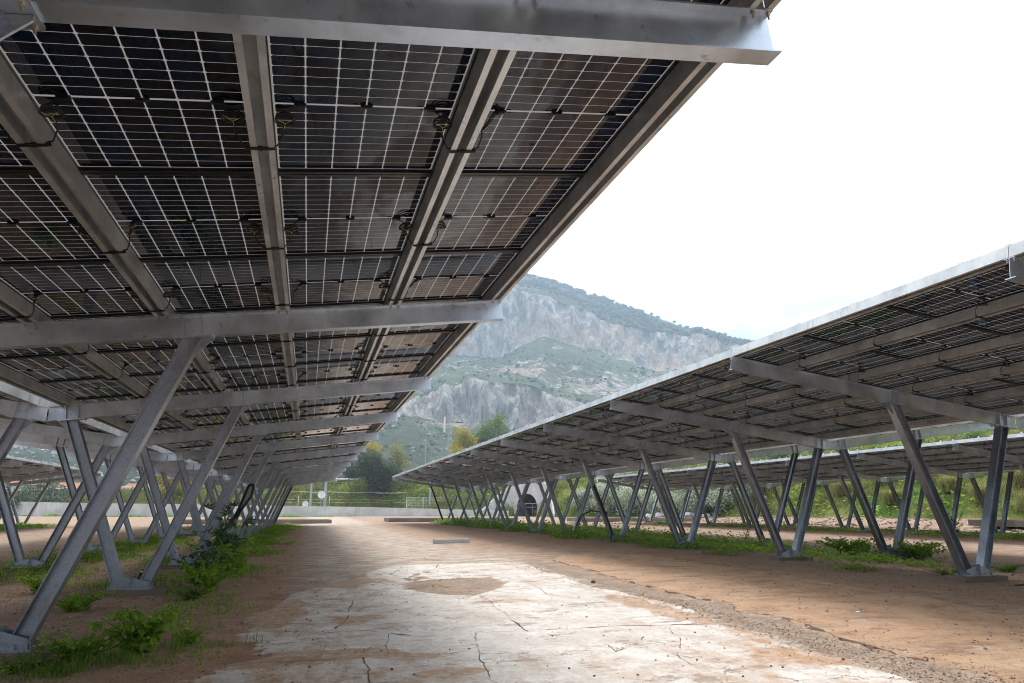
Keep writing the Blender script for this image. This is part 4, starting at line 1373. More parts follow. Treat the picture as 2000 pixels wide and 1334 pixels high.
# ------------------------------------------------------------------ vegetation builders
def leaf_cloud(name, centers, n, size, mat, aspect=0.45, seed=0, extra=None, fold=True, droop=0.0, shell=0.65):
    """centers: list of (x,y,z,rx,ry,rz) lobes; n leaves spread towards the lobes' shells"""
    rg = np.random.default_rng(seed)
    C = np.array(centers, float)
    vol = C[:, 3] * C[:, 4] * C[:, 5]
    w = vol ** 0.75; w /= w.sum()
    pick = rg.choice(len(C), n, p=w)
    d = rg.normal(size=(n, 3)); d /= np.linalg.norm(d, axis=1)[:, None]
    rr = shell + (1.05 - shell) * rg.random(n) ** 0.7
    inner = rg.random(n) < 0.22; rr[inner] = rg.random(inner.sum()) * shell
    P = C[pick, :3] + d * C[pick, 3:] * rr[:, None]
    # clumping
    cl = rg.normal(size=(n, 3)) * size * 0.8
    P = P + cl
    a = rg.normal(size=(n, 3)) + d * 0.7; a[:, 2] -= droop; a /= np.linalg.norm(a, axis=1)[:, None]
    b = np.cross(a, rg.normal(size=(n, 3))); b /= np.linalg.norm(b, axis=1)[:, None] + 1e-9
    s = size * (0.6 + 0.8 * rg.random(n))[:, None]
    v0 = P; v1 = P + a * s * 0.5 + b * s * aspect * 0.5; v2 = P + a * s; v3 = P + a * s * 0.5 - b * s * aspect * 0.5
    V = np.stack([v0, v1, v2, v3], 1).reshape(-1, 3)
    F = np.arange(n * 4).reshape(n, 4)
    mats = [mat] + (extra or [])
    me = np_mesh(name, V, F, mats)
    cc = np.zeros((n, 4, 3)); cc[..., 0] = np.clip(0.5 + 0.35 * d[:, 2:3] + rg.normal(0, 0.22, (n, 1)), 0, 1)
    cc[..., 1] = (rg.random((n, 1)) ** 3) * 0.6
    col_attr(me, 'leafcol', cc.reshape(-1, 3))
    return me


def lobes(rg, n, R, c, jit=0.62, small=0.45):
    out = [(c[0], c[1], c[2], R[0] * 0.55, R[1] * 0.55, R[2] * 0.6)]
    for _ in range(n):
        d = rg.normal(size=3); d /= np.linalg.norm(d)
        k = jit + 0.42 * rg.random()
        s = small * (0.35 + 0.75 * rg.random())
        out.append((c[0] + d[0] * R[0] * k, c[1] + d[1] * R[1] * k, c[2] + d[2] * R[2] * k, R[0] * s, R[1] * s, R[2] * s))
    return out


def tree(name, label, cat, loc, R, crown_c, n_leaves, leaf, mat, seed, group=None, nl=14, aspect=0.45, trunk_r=0.18, shell=0.65, small=0.45):
    rg = np.random.default_rng(seed)
    root = empty(name, loc); tag(root, label, cat, group)
    t = MB()
    top = crown_c
    t.tube([(0, 0, -0.4), (0.05, 0, top * 0.35), (0.1 * R[0] * 0.3, 0.05, top * 0.8), (0.0, 0.1, top + R[2] * 0.4)], trunk_r, 8, 0, True, [trunk_r * 1.3, trunk_r, trunk_r * 0.7, trunk_r * 0.2])
    for q in range(7):
        a = rg.random() * 6.28; h = top * (0.45 + 0.4 * rg.random())
        t.tube([(0.03, 0, h), (math.cos(a) * R[0] * 0.35, math.sin(a) * R[1] * 0.35, h + R[2] * 0.3), (math.cos(a) * R[0] * 0.75, math.sin(a) * R[1] * 0.75, h + R[2] * (0.5 + 0.3 * rg.random()))], trunk_r * 0.4, 6, 0, True, [trunk_r * 0.5, trunk_r * 0.3, trunk_r * 0.1])
    link('trunk', t.mesh('trunk', [M['bark']]), root)
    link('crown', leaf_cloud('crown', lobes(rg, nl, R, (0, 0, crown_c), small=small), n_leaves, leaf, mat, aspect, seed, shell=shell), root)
    return root


# ------------------------------------------------------------------ trees behind the wall
def on_bank(x, y): return float(np.maximum(bank_z(np.array([x]), np.array([y])), base_z(np.array([x]), np.array([y])))[0])


tree('olive_tree', 'large dark grey-green olive tree behind the wall, between the two canopies', 'tree', (10.8, 131, on_bank(10.8, 131) - 0.2), (4.4, 4.2, 3.9), 4.6, 15000, 0.34, M['olive'], 1, nl=22, small=0.36)
tree('yellow_tree', 'bright yellow leafy tree rising behind the dark olive tree', 'tree', (12.3, 150, 4.0), (2.5, 2.4, 3.9), 6.6, 4200, 0.42, M['yellow'], 2, nl=12)
tree('slender_tree', 'thin grey-green tree just right of the dark olive tree', 'tree', (15.6, 134, on_bank(15.6, 134) - 0.3), (1.9, 1.9, 3.4), 4.6, 1700, 0.32, M['dry_grass'], 3, nl=9)
tree('yellow_poplar', 'tall loose yellow-green tree above the edge of the right canopy', 'tree', (35.6, 170, 4.0), (3.1, 3.0, 4.6), 12.6, 2600, 0.55, M['yellow'], 4, nl=12, small=0.34)
tree('yellow_poplar', 'low spreading yellow-green tree lowest of those above the right canopy edge', 'tree', (33.0, 165, 4.0), (2.6, 2.4, 2.4), 9.3, 1300, 0.5, M['yellow'], 14, nl=8, small=0.34)
tree('green_poplar', 'tall bright green tree right of the yellow tree above the canopy edge', 'tree', (44.3, 175, 3.5), (5.2, 5.0, 6.0), 15.5, 8000, 0.55, M['green_tree'], 5, nl=22, small=0.34)
tree('olive_tree', 'broad grey olive tree beyond the wall at the left border', 'tree', (-43, 138, on_bank(-43, 138) - 0.2), (6.2, 5.0, 2.8), 3.0, 7000, 0.4, M['olive'], 6, nl=16)
tree('yellow_tree', 'yellow-green tree seen between the left struts above the wall', 'tree', (-23, 139, on_bank(-23, 139)), (3.6, 3.3, 3.0), 4.2, 3200, 0.4, M['yellow'], 7, nl=12)
tree('grey_shrub', 'small grey leafy shrub leaning over the wall at the left', 'shrub', (-30, 119.0, 0.0), (1.2, 1.0, 1.2), 1.7, 900, 0.28, M['olive'], 8, nl=8, trunk_r=0.06)

# silver bushes and others on the right slope
SIL = [(40.5, 101, 1.5, 'leftmost silvery bush on the slope, beside the concrete underpass'),
       (42.5, 95.5, 2.0, 'silvery bush on the slope second from the concrete underpass'),
       (44.5, 99.0, 2.1, 'silvery bush growing higher up behind the second one from the underpass'),
       (45.0, 90, 1.9, 'silvery bush third along the slope foot from the underpass'),
       (46.5, 84, 2.2, 'broad silvery bush at the slope foot under the tip of the farthest right carport'),
       (48.2, 88.5, 1.8, 'silvery bush high on the slope above the rubbish heap'),
       (47.2, 78, 2.3, 'largest silvery bush behind the rubbish heap'),
       (47.6, 72.5, 2.0, 'silvery bush with a bare forked trunk at the slope foot'),
       (49.2, 75.0, 1.9, 'silvery bush growing right above the largest one'),
       (48.4, 67.5, 1.7, 'rightmost silvery bush of the row along the slope foot')]
for i, (x, y, r, lab) in enumerate(SIL):
    x -= 1.9 if x > 44.9 else 0.6
    tree('silver_bush', lab, 'bush', (x, y, on_bank(x, y) - 0.2), (r * 1.25, r * 1.25, r * 1.0), r * 0.95, int(3800 * r), 0.25, M['silver'], 30 + i, group='silvery bushes along the foot of the slope', nl=16, trunk_r=0.09, small=0.5, aspect=0.6)
GRB = [(50.0, 62, 1.2, 'dark green fennel-like bush on the slope between two rear struts'), (49.5, 52.5, 1.3, 'round blue-green bush low on the slope toward the right border'),
       (51.5, 58, 1.1, 'small green bush midway up the slope'), (52.0, 46, 1.5, 'green bush high on the slope near the right border'), (50.8, 70, 1.6, 'dark green bush above the silvery row')]
for i, (x, y, r, lab) in enumerate(GRB):
    tree('green_bush', lab, 'bush', (x, y, on_bank(x, y) - 0.3), (r, r, r * 0.75), r * 0.6, int(1500 * r), 0.18, M['green_tree'] if i % 2 else M['dark_leaf'], 60 + i, group='green bushes on the slope', nl=10, trunk_r=0.05)


# ------------------------------------------------------------------ grass and weeds
def blades(name, P, hgt, wid, mat, seed, lean=0.5, per=3, spread=0.05):
    """P (n,3): tufts of `per` blades each; every blade is a bent two-quad strip tapering to its tip"""
    rg = np.random.default_rng(seed)
    n = len(P) * per
    B = np.repeat(P, per, 0) + np.column_stack([rg.normal(0, spread, n), rg.normal(0, spread, n), np.zeros(n)])
    H = np.repeat(hgt, per) * (0.6 + 0.7 * rg.random(n))
    Wd = np.repeat(wid, per) if np.ndim(wid) else np.full(n, wid)
    a = rg.random(n) * 6.283; dx, dy = np.cos(a), np.sin(a)
    ln = lean * (0.3 + rg.random(n)) * H
    px, py = -dy, dx
    z1 = H * 0.55; z2 = H * (0.9 - 0.25 * rg.random(n))
    v = np.empty((n, 5, 3))
    v[:, 0] = B + np.column_stack([px * Wd / 2, py * Wd / 2, -0.01 + 0 * a]); v[:, 1] = B - np.column_stack([px * Wd / 2, py * Wd / 2, 0.01 + 0 * a])
    mid = B + np.column_stack([dx * ln * 0.3, dy * ln * 0.3, z1])
    v[:, 2] = mid - np.column_stack([px * Wd * 0.4, py * Wd * 0.4, 0 * a]); v[:, 3] = mid + np.column_stack([px * Wd * 0.4, py * Wd * 0.4, 0 * a])
    v[:, 4] = B + np.column_stack([dx * ln, dy * ln, z2])
    i = np.arange(n)[:, None] * 5
    F = np.concatenate([i + np.array([[0, 1, 2]]), i + np.array([[0, 2, 3]]), i + np.array([[3, 2, 4]])])
    me = np_mesh(name, v.reshape(-1, 3), F, [mat])
    cc = np.zeros((n, 5, 3)); cc[..., 0] = rg.random((n, 1)); cc[..., 1] = rg.random((n, 1)) ** 3 * 0.5
    col_attr(me, 'leafcol', cc.reshape(-1, 3))
    return me


def leaflets(name, P, hgt, size, mat, seed, per=9, spread=0.09, patch=0.0):
    """low leafy weeds: short stems ending in small rounded leaves"""
    rg = np.random.default_rng(seed)
    n = len(P) * per
    B = np.repeat(P, per, 0); H = np.repeat(hgt, per); Sz = np.repeat(size, per) * (0.5 + 0.9 * rg.random(n))
    q = np.column_stack([rg.normal(0, 1, n), rg.normal(0, 1, n)]) * np.repeat(np.full(len(P), spread) * (0.5 + hgt / 0.25), per)[:, None]
    z = H * (1 - 0.8 * np.minimum(1, np.hypot(q[:, 0], q[:, 1]) / (spread * 3))) * (0.25 + 0.8 * rg.random(n)) + 0.012
    C = B + np.column_stack([q, z])
    a = rg.random(n) * 6.283; tl = rg.uniform(-0.5, 0.6, n)
    u = np.column_stack([np.cos(a) * np.cos(tl), np.sin(a) * np.cos(tl), np.sin(tl)])
    w = np.cross(u, np.column_stack([rg.normal(0, .4, n), rg.normal(0, .4, n), np.ones(n)])); w /= np.linalg.norm(w, axis=1)[:, None]
    s = Sz[:, None]
    v = np.stack([C - u * s * .5, C - u * s * .1 + w * s * .42, C + u * s * .42 + w * s * .25, C + u * s * .5, C + u * s * .42 - w * s * .25, C - u * s * .1 - w * s * .42], 1)
    F = np.arange(n * 6).reshape(n, 6)
    i = np.arange(n)[:, None] * 6
    F = np.concatenate([i + np.array([[0, 1, 2, 3]]), i + np.array([[0, 3, 4, 5]])])
    me = np_mesh(name, v.reshape(-1, 3), F, [mat])
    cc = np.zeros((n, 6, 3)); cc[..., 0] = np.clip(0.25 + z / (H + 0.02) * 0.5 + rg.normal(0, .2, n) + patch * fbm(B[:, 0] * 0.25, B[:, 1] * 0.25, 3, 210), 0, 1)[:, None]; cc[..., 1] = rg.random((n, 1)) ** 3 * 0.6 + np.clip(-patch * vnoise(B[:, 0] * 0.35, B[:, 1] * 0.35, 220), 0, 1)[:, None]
    col_attr(me, 'leafcol', cc.reshape(-1, 3))
    return me


def weed_points(n, xr, yr, dens, seed, power=1.0):
    rg = np.random.default_rng(seed)
    x = rg.uniform(*xr, n); y = yr[0] + (yr[1] - yr[0]) * rg.random(n) ** power
    k = dens(x, y); m = rg.random(n) < k
    x, y, k = x[m], y[m], k[m]
    return np.column_stack([x, y, slab_z(x, y)]), k


# under the left carport: patchy
def dens_l(x, y):
    band = np.exp(-((x + 2.3 + 0.3 * np.sin(y)) / 1.0) ** 2) + 0.8 * np.exp(-((x + 5.7) / 1.2) ** 2) * (y > 15)
    return np.clip(band * (0.45 + 0.9 * fbm(x * 0.9, y * 0.5, 3, 130)) * (0.55 + 0.9 * sstep(12, 26, y)), 0, 1)


P, k = weed_points(30000, (-8.5, 0.2), (7.0, 62), dens_l, 41, 1.4)
o = link('low_weeds', leaflets('low_weeds', P, 0.05 + 0.16 * k, 0.026 + 0.0010 * P[:, 1], M['weed'], 42, per=7)); tag(o, kind='stuff')
P, k = weed_points(15000, (-8.5, -0.2), (6.0, 62), dens_l, 43, 1.4)
o = link('grass', blades('grass', P, 0.07 + 0.16 * k, 0.004 + 0.0005 * P[:, 1], M['grass'], 44, per=4)); tag(o, kind='stuff')


# under the right carport: dense and taller
def dens_r(x, y):
    b = sstep(10.6, 11.8, x + 0.5 * np.sin(y * 0.7)) * (1 - sstep(14.6, 15.8, x))
    return np.clip(b * sstep(0.05, 0.75, 0.15 + 1.0 * fbm(x * 0.9, y * 0.6, 3, 140) + 0.6 * sstep(17, 30, y)), 0, 1)


P, k = weed_points(17000, (10.0, 16.5), (12.5, 64), dens_r, 45, 1.1)
o = link('low_weeds', leaflets('low_weeds', P, 0.15 + 0.55 * k ** 2 * sstep(13, 22, P[:, 1]), 0.042 + 0.0015 * P[:, 1], M['weed'], 46, per=8, spread=0.10)); tag(o, kind='stuff')


def dens_f(x, y):
    return np.clip((0.35 + 0.9 * fbm(x * 0.4, y * 0.3, 3, 150)) * np.exp(-((x - 29.5) / 1.6) ** 2) + 0.5 * np.exp(-((x - 32.6) / 1.4) ** 2) * (0.3 + fbm(x * 0.4, y * 0.3, 3, 151)), 0, 1)


P, k = weed_points(9000, (26, 35), (22, 62), dens_f, 47)
o = link('low_weeds', leaflets('low_weeds', P, 0.10 + 0.30 * k ** 2, np.full(len(P), 0.085), M['weed'], 48, per=7, spread=0.13)); tag(o, kind='stuff')
# far strips along the wall foot and under the far left carport
WALLP = [(-75, 172), (-49.23, 139.25), (-38.01, 126.87), (-22.15, 119.5), (-7.64, 118.5), (7.92, 118.3), (23.89, 114.4), (31.0, 111.6)]


def along(poly, t):
    L = [math.dist(a, b) for a, b in zip(poly[:-1], poly[1:])]; T = sum(L); s = t * T
    for (a, b), l in zip(zip(poly[:-1], poly[1:]), L):
        if s <= l: return (a[0] + (b[0] - a[0]) * s / l, a[1] + (b[1] - a[1]) * s / l)
        s -= l
    return poly[-1]


rg = np.random.default_rng(50)
P = []
for _ in range(2600):
    x, y = along(WALLP, rg.random()); k = vnoise(x * 0.45, 0, 77)
    if rg.random() < 0.25 + 0.9 * k: P.append((x + rg.normal(0, .3), y - 0.6 - abs(rg.normal(0, .5)), 0.0))
P = np.array(P); P[:, 2] = base_z(P[:, 0], P[:, 1])
kk = np.clip(vnoise(P[:, 0] * 0.45, P[:, 0] * 0, 77), 0, 1)
o = link('low_weeds', leaflets('low_weeds', P, 0.12 + 0.75 * kk ** 2, np.full(len(P), 0.17), M['weed'], 51, per=8, spread=0.14)); tag(o, kind='stuff')
P = np.column_stack([rg.uniform(-24, -17.5, 2600), rg.uniform(38, 62, 2600), np.zeros(2600)])
P = np.concatenate([P, np.column_stack([rg.uniform(-20.8, -19.2, 900), rg.uniform(38, 62, 900), np.zeros(900)])]); P[:, 2] = base_z(P[:, 0], P[:, 1])
o = link('low_weeds', leaflets('low_weeds', P, np.full(len(P), 0.22), np.full(len(P), 0.11), M['weed'], 52, per=7, spread=0.16)); tag(o, kind='stuff')

# embankment cover: leafy ground cover, grass and dry tufts
rg = np.random.default_rng(60)


def bank_points(n, near_bias=True):
    out = []
    i = rg.integers(0, len(ROADP), n); off = rg.uniform(4.4, 13.8, n)
    p = ROADP[i, :2] + ROADN[i] * off[:, None] + rg.normal(0, 1.4, (n, 2))
    m = (p[:, 1] > 18) & (p[:, 0] > -75) & ~((p[:, 0] > 60))
    p = p[m]
    z = bank_z(p[:, 0], p[:, 1]); g = base_z(p[:, 0], p[:, 1])
    q = z > g + 0.02
    return np.column_stack([p[q], z[q]])


P = bank_points(16000)
nn = fbm(P[:, 0] * 0.18, P[:, 1] * 0.18, 3, 160)
A = P[nn > -0.15]
o = link('bank_cover', leaflets('bank_cover', A, np.full(len(A), 0.55), np.full(len(A), 0.23), M['weed'], 61, per=6, spread=0.30, patch=1.0)); tag(o, kind='stuff')
B_ = P[nn < 0.22][:7000]
o = link('bank_grass', blades('bank_grass', B_, np.full(len(B_), 0.75), 0.05, M['dry_grass'], 62, per=8, lean=0.9, spread=0.22)); tag(o, kind='stuff')
# reed-like tall vegetation behind the wall
P = bank_points(9000); P = P[(P[:, 0] < 34) & (P[:, 0] > -50)]
o = link('reeds', blades('reeds', P, np.full(len(P), 1.3), 0.07, M['reed'], 63, per=7, lean=0.45, spread=0.35)); tag(o, kind='stuff')


def tussock(loc, r, h, mat, seed, label, name='grass_tussock'):
    rgx = np.random.default_rng(seed)
    n = 150
    Pp = np.column_stack([rgx.normal(0, r * 0.22, n), rgx.normal(0, r * 0.22, n), np.zeros(n)])
    me = blades(name, Pp, np.full(n, h), 0.035, mat, seed, per=4, lean=0.85, spread=0.05)
    o_ = link(name, me); o_.location = loc
    tag(o_, label, 'grass tuft', 'tussocks on the slope')
    return o_


TUS = [(47.5, 50.0), (48.6, 45.2), (49.8, 48.2), (47.6, 41.5), (49.0, 39.4), (51.2, 42.6), (50.8, 53.8), (48.0, 56.5), (51.9, 50.1), (47.3, 37.6), (50.6, 37.2), (48.9, 60.0)]
ORD = ['first', 'second', 'third', 'fourth', 'fifth', 'sixth', 'seventh', 'eighth', 'ninth', 'tenth', 'eleventh', 'twelfth']
TLAB = [None] * len(TUS)
for q, i in enumerate(sorted(range(len(TUS)), key=lambda i: -TUS[i][0] / TUS[i][1])):
    TLAB[i] = 'straw-green grass tussock on the slope, ' + ORD[q] + ' counted leftwards from the right border'
for i, (x, y) in enumerate(TUS):
    tussock((x, y, on_bank(x, y) - 0.05), 1.3, 1.5, M['dry_grass'], 300 + i, TLAB[i])


# individual plants near the left struts
def plant(name, label, loc, h, n_stems, leaves_per, leaf, mat, seed, spread=0.35, cat='plant', flowers=0, lobed=False, fcount=None, group=None):
    rgx = random.Random(seed)
    root = empty(name, loc); tag(root, label, cat, group)
    st = MB(); lv = MB(); fl = MB()
    for s_ in range(n_stems):
        a = rgx.random() * 6.283; lean = spread * (0.3 + rgx.random()); hh = h * rgx.uniform(0.55, 1.0)
        b = Vector((rgx.gauss(0, 0.03), rgx.gauss(0, 0.03), -0.02))
        t1 = b + Vector((math.cos(a) * lean * 0.35, math.sin(a) * lean * 0.35, hh * 0.55)); t2 = b + Vector((math.cos(a) * lean, math.sin(a) * lean, hh))
        st.tube([b, t1, t2], 0.006, 5, 0, False, [0.007, 0.005, 0.002])
        for q in range(leaves_per):
            t = rgx.uniform(0.12, 1.0)
            p = b.lerp(t1, t * 2) if t < 0.5 else t1.lerp(t2, t * 2 - 1)
            az = rgx.random() * 6.283; el = rgx.uniform(-0.7, 0.8)
            L = leaf * rgx.uniform(0.55, 1.15) * (1.15 - 0.4 * t)
            u = Vector((math.cos(az) * math.cos(el), math.sin(az) * math.cos(el), math.sin(el)))
            w = u.cross(Vector((rgx.gauss(0, .75), rgx.gauss(0, .75), 1))).normalized(); nrm = w.cross(u)
            c = p + u * L * 0.25
            if lobed:
                for ang in (-1.15, -0.6, 0, 0.6, 1.15):
                    dd = (u * math.cos(ang) + w * math.sin(ang)); ww = nrm.cross(dd).normalized()
                    k_ = L * (1.0 - 0.22 * abs(ang))
                    lv.add([c, c + dd * k_ * .45 + ww * k_ * .13, c + dd * k_ - nrm * k_ * .12, c + dd * k_ * .45 - ww * k_ * .13], [(0, 1, 2, 3)], 0)
            else:
                tipd = u * L - nrm * L * 0.18
                lv.add([c, c + u * L * .3 + w * L * .36 + nrm * L * .06, c + u * L * .7 + w * L * .27, c + tipd, c + u * L * .7 - w * L * .27, c + u * L * .3 - w * L * .36 + nrm * L * .06, c + u * L * .45],
                       [(0, 1, 2, 6), (6, 2, 3), (6, 3, 4), (0, 6, 4, 5)], 0)
        if flowers and s_ < flowers:
            p = t2 + Vector((0, 0, 0.01))
            for q in range(7):
                aa = q * 6.283 / 7
                fl.add([p, p + Vector((math.cos(aa) * .018, math.sin(aa) * .018, .008)), p + Vector((math.cos(aa + .5) * .021, math.sin(aa + .5) * .021, .004)), p + Vector((math.cos(aa + .9) * .016, math.sin(aa + .9) * .016, .008))], [(0, 1, 2, 3)], 0)
    link('stem', st.mesh('stem', [M['cut_wood']]), root)
    lm = lv.mesh('leaves', [mat])
    nv = len(lm.vertices); cc = np.zeros((nv, 3), np.float32); rr = np.random.default_rng(seed)
    ids = np.array([0] * nv)
    blk = rr.random(nv // 4 + 2); cc[:, 0] = blk[np.arange(nv) // 4]; cc[:, 1] = (rr.random(nv // 4 + 2) ** 3 * 0.5)[np.arange(nv) // 4]
    col_attr(lm, 'leafcol', cc)
    link('foliage', lm, root)
    if flowers: link('flowers', fl.mesh('flowers', [M['flower']]), root)
    return root


def gz(x, y): return float(slab_z([x], [y])[0])


NP = [
    ('young_mallow', 'tall bright leafy weed with two yellow flowers in the lower left foreground', -1.42, 7.72, 0.46, 26, 34, 0.085, 'weed', 0.34, 2, False),
    ('leafy_weed', 'low round weed with tiny yellow flowers standing alone right of the tall foreground one', -1.06, 8.15, 0.16, 34, 26, 0.036, 'weed', 0.12, 4, False),
    ('leafy_weed', 'sprawling clump between the nearest strut foot and the tall foreground weed', -1.85, 7.50, 0.26, 40, 30, 0.048, 'weed', 0.34, 1, False),
    ('leafy_weed', 'clump of weeds touching the nearest strut foot at the lower left corner', -2.22, 7.25, 0.18, 26, 22, 0.036, 'grass', 0.24, 0, False),
    ('leafy_weed', 'spindly single-stemmed seedling on the bare soil behind the foreground weeds', -1.95, 9.6, 0.26, 2, 12, 0.030, 'weed', 0.05, 0, False),
    ('dark_shrub', 'waist-high dark glossy-leaved shrub leaning at the third strut pair', -1.72, 14.2, 0.85, 20, 26, 0.095, 'dark_leaf', 0.55, 0, False),
    ('dark_shrub', 'low bushy base of greenery in front of the dark glossy shrub', -1.55, 13.5, 0.50, 40, 34, 0.085, 'weed', 0.5, 0, False),
    ('castor_plant', 'castor-like plant with large star-shaped leaves among the left struts', -1.75, 17.8, 1.45, 9, 7, 0.34, 'dark_leaf', 0.6, 0, True),
    ('castor_plant', 'small star-leaved plant just before the taller castor-like one', -1.35, 16.4, 0.80, 12, 9, 0.26, 'weed', 0.5, 0, True),
    ('leafy_weed', 'weed patch between the second strut pair and the first one', -2.9, 11.2, 0.26, 40, 28, 0.055, 'weed', 0.4, 1, False),
    ('leafy_weed', 'green weed clump in the shade left of the second strut pair', -4.0, 13.6, 0.32, 36, 26, 0.065, 'weed', 0.4, 1, False),
    ('leafy_weed', 'grassy clump beside the foot of the second strut pair', -1.6, 12.2, 0.24, 34, 24, 0.05, 'grass', 0.34, 0, False),
    ('tall_weed', 'upright young weed in the lit lane behind the right carport, left of its third footing', 17.4, 26.2, 0.75, 5, 16, 0.07, 'dark_leaf', 0.2, 0, False),
    ('tall_weed', 'tall dark weed beside the rear right-hand strut feet of the farthest right carport', 29.2, 27.2, 1.2, 9, 24, 0.10, 'dark_leaf', 0.55, 0, False),
    ('tall_weed', 'broad leafy clump behind the nearest right strut pair', 15.4, 15.6, 0.50, 50, 34, 0.10, 'weed', 0.8, 0, False),
    ('tall_weed', 'leafy clump in the row of weeds left of the nearest right strut pair', 14.6, 17.2, 0.50, 50, 34, 0.10, 'weed', 0.9, 0, False),
    ('tall_weed', 'low weeds at the foot of the nearest right strut pair', 12.2, 11.6, 0.20, 26, 20, 0.05, 'weed', 0.4, 1, False),
    ('tall_weed', 'small weeds just right of the nearest right footing near the right border', 14.0, 11.9, 0.22, 26, 20, 0.05, 'weed', 0.35, 0, False),
]
for i, (nm, lab, x, y, h, ns, lp, lf, mt, sprd, fl, lob) in enumerate(NP):
    plant(nm, lab, (x, y, gz(x, y)), h, ns, lp, lf, M[mt], 500 + i, sprd, flowers=fl, lobed=lob)

# fine grass blades between the foreground weeds
rg = np.random.default_rng(70)
Pn = np.column_stack([rg.normal(-1.7, 0.40, 240), rg.normal(7.32, 0.16, 240), np.zeros(240)])
Pn = np.concatenate([Pn, np.column_stack([rg.normal(-1.95, 0.12, 160), rg.normal(7.0, 0.12, 160), np.zeros(160)]), np.column_stack([rg.normal(-1.0, .25, 60), rg.normal(7.9, .1, 60), np.zeros(60)])])
Pn[:, 2] = slab_z(Pn[:, 0], Pn[:, 1])
o = link('grass', blades('grass', Pn, np.clip(0.10 + 0.10 * fbm(Pn[:, 0] * 6, Pn[:, 1] * 6, 2, 9), 0.03, 0.25), 0.006, M['grass'], 71, per=4, lean=0.6, spread=0.02)); tag(o, kind='stuff')
# small yellow flowers sprinkled among the weeds
P = []
for _ in range(260):
    x = rg.choice([rg.normal(-2.4, 1.0), rg.normal(-5.5, 1.0), rg.uniform(11, 15.5)]); y = rg.uniform(9, 45); P.append((x, y, gz(x, y) + rg.uniform(0.08, 0.2)))
P = np.array(P)
o = link('yellow_flowers', blob_mesh('yellow_flowers', P, rg.uniform(0.010, 0.018, len(P)), np.full(len(P), 0.5), [M['flower']], seed=8)); tag(o, kind='stuff')

# ------------------------------------------------------------------ gravel, litter and stones
rg = np.random.default_rng(80)


def stones(name, n, fx, fy, smin, smax, mat, seed, sq=(0.4, 0.8)):
    x, y = fx(n), fy(n)
    P_ = np.column_stack([x, y, slab_z(x, y)]); sz = rg.uniform(smin, smax, n) * rg.random(n) ** 0.6
    o_ = link(name, blob_mesh(name, P_, sz, rg.uniform(*sq, n), [mat], jag=0.35, seed=seed, sink=0.5)); tag(o_, kind='stuff')


M['pebble'] = simple('pebble', (0.27, 0.21, 0.165), 0.9, var=0.5, scale=2.5)
M['dark_pebble'] = simple('dark_clod', (0.085, 0.05, 0.033), 0.95, var=0.4, scale=3)
stones('gravel', 5200, lambda n: 4.95 + 0.42 * rg.normal(0, 0.7, n), lambda n: 4.4 + 12.5 * rg.random(n) ** 1.3, 0.003, 0.011, M['pebble'], 81)
stones('gravel', 4200, lambda n: rg.uniform(-4.6, -0.9, n), lambda n: 6 + 14 * rg.random(n) ** 1.3, 0.006, 0.017, M['pebble'], 82)
stones('soil_clods', 900, lambda n: rg.uniform(-0.8, 5.2, n), lambda n: 4.3 + 16 * rg.random(n) ** 1.5, 0.003, 0.015, M['dark_pebble'], 83)
stones('gravel', 3600, lambda n: rg.uniform(8.6, 16.0, n), lambda n: 7 + 20 * rg.random(n) ** 1.1, 0.010, 0.024, M['pebble'], 84)
stones('soil_stones', 5000, lambda n: np.where(rg.random(n) < 0.5, rg.uniform(5.6, 11.0, n), rg.uniform(-5.5, 0.4, n)), lambda n: 5 + 26 * rg.random(n) ** 1.4, 0.004, 0.020, M['pebble'], 88)
stones('rubble', 2600, lambda n: rg.uniform(37.6, 47.0, n), lambda n: rg.uniform(26, 100, n), 0.05, 0.17, M['stone'], 85)


def litter(n, seed):
    r_ = np.random.default_rng(seed)
    x = 4.95 + 0.35 * r_.normal(0, 0.7, n); y = 4.3 + 7.5 * r_.random(n) ** 1.2
    c = np.column_stack([x, y, slab_z(x, y) + 0.008 + 0.008 * r_.random(n)])
    a = r_.random(n) * 6.283; s = r_.uniform(0.008, 0.028, n)[:, None]
    u = np.column_stack([np.cos(a), np.sin(a), r_.uniform(-.3, .3, n)]); w = np.column_stack([-np.sin(a), np.cos(a), r_.uniform(-.3, .3, n)]) * 0.4
    V = np.stack([c - u * s, c + w * s, c + u * s, c - w * s], 1).reshape(-1, 3)
    me = np_mesh('leaf_litter', V, np.arange(n * 4).reshape(n, 4), [simple('dead_leaves', (0.26, 0.15, 0.085), 0.9, var=0.6, scale=4)])
    tag(link('leaf_litter', me), kind='stuff')


litter(900, 86)


def rock_thing(name, label, loc, d, mat, seed, cat='stone'):
    v, f = ICO2; r_ = np.random.default_rng(seed)
    V = v * (1 + 0.18 * (r_.random((len(v), 1)) * 2 - 1)) * np.array(d) / 2
    o_ = link(name, np_mesh(name, V, f, [mat])); o_.location = (loc[0], loc[1], gz(loc[0], loc[1]) + d[2] * 0.25); o_.rotation_euler = (0, 0, r_.random() * 0.4)
    tag(o_, label, cat); return o_


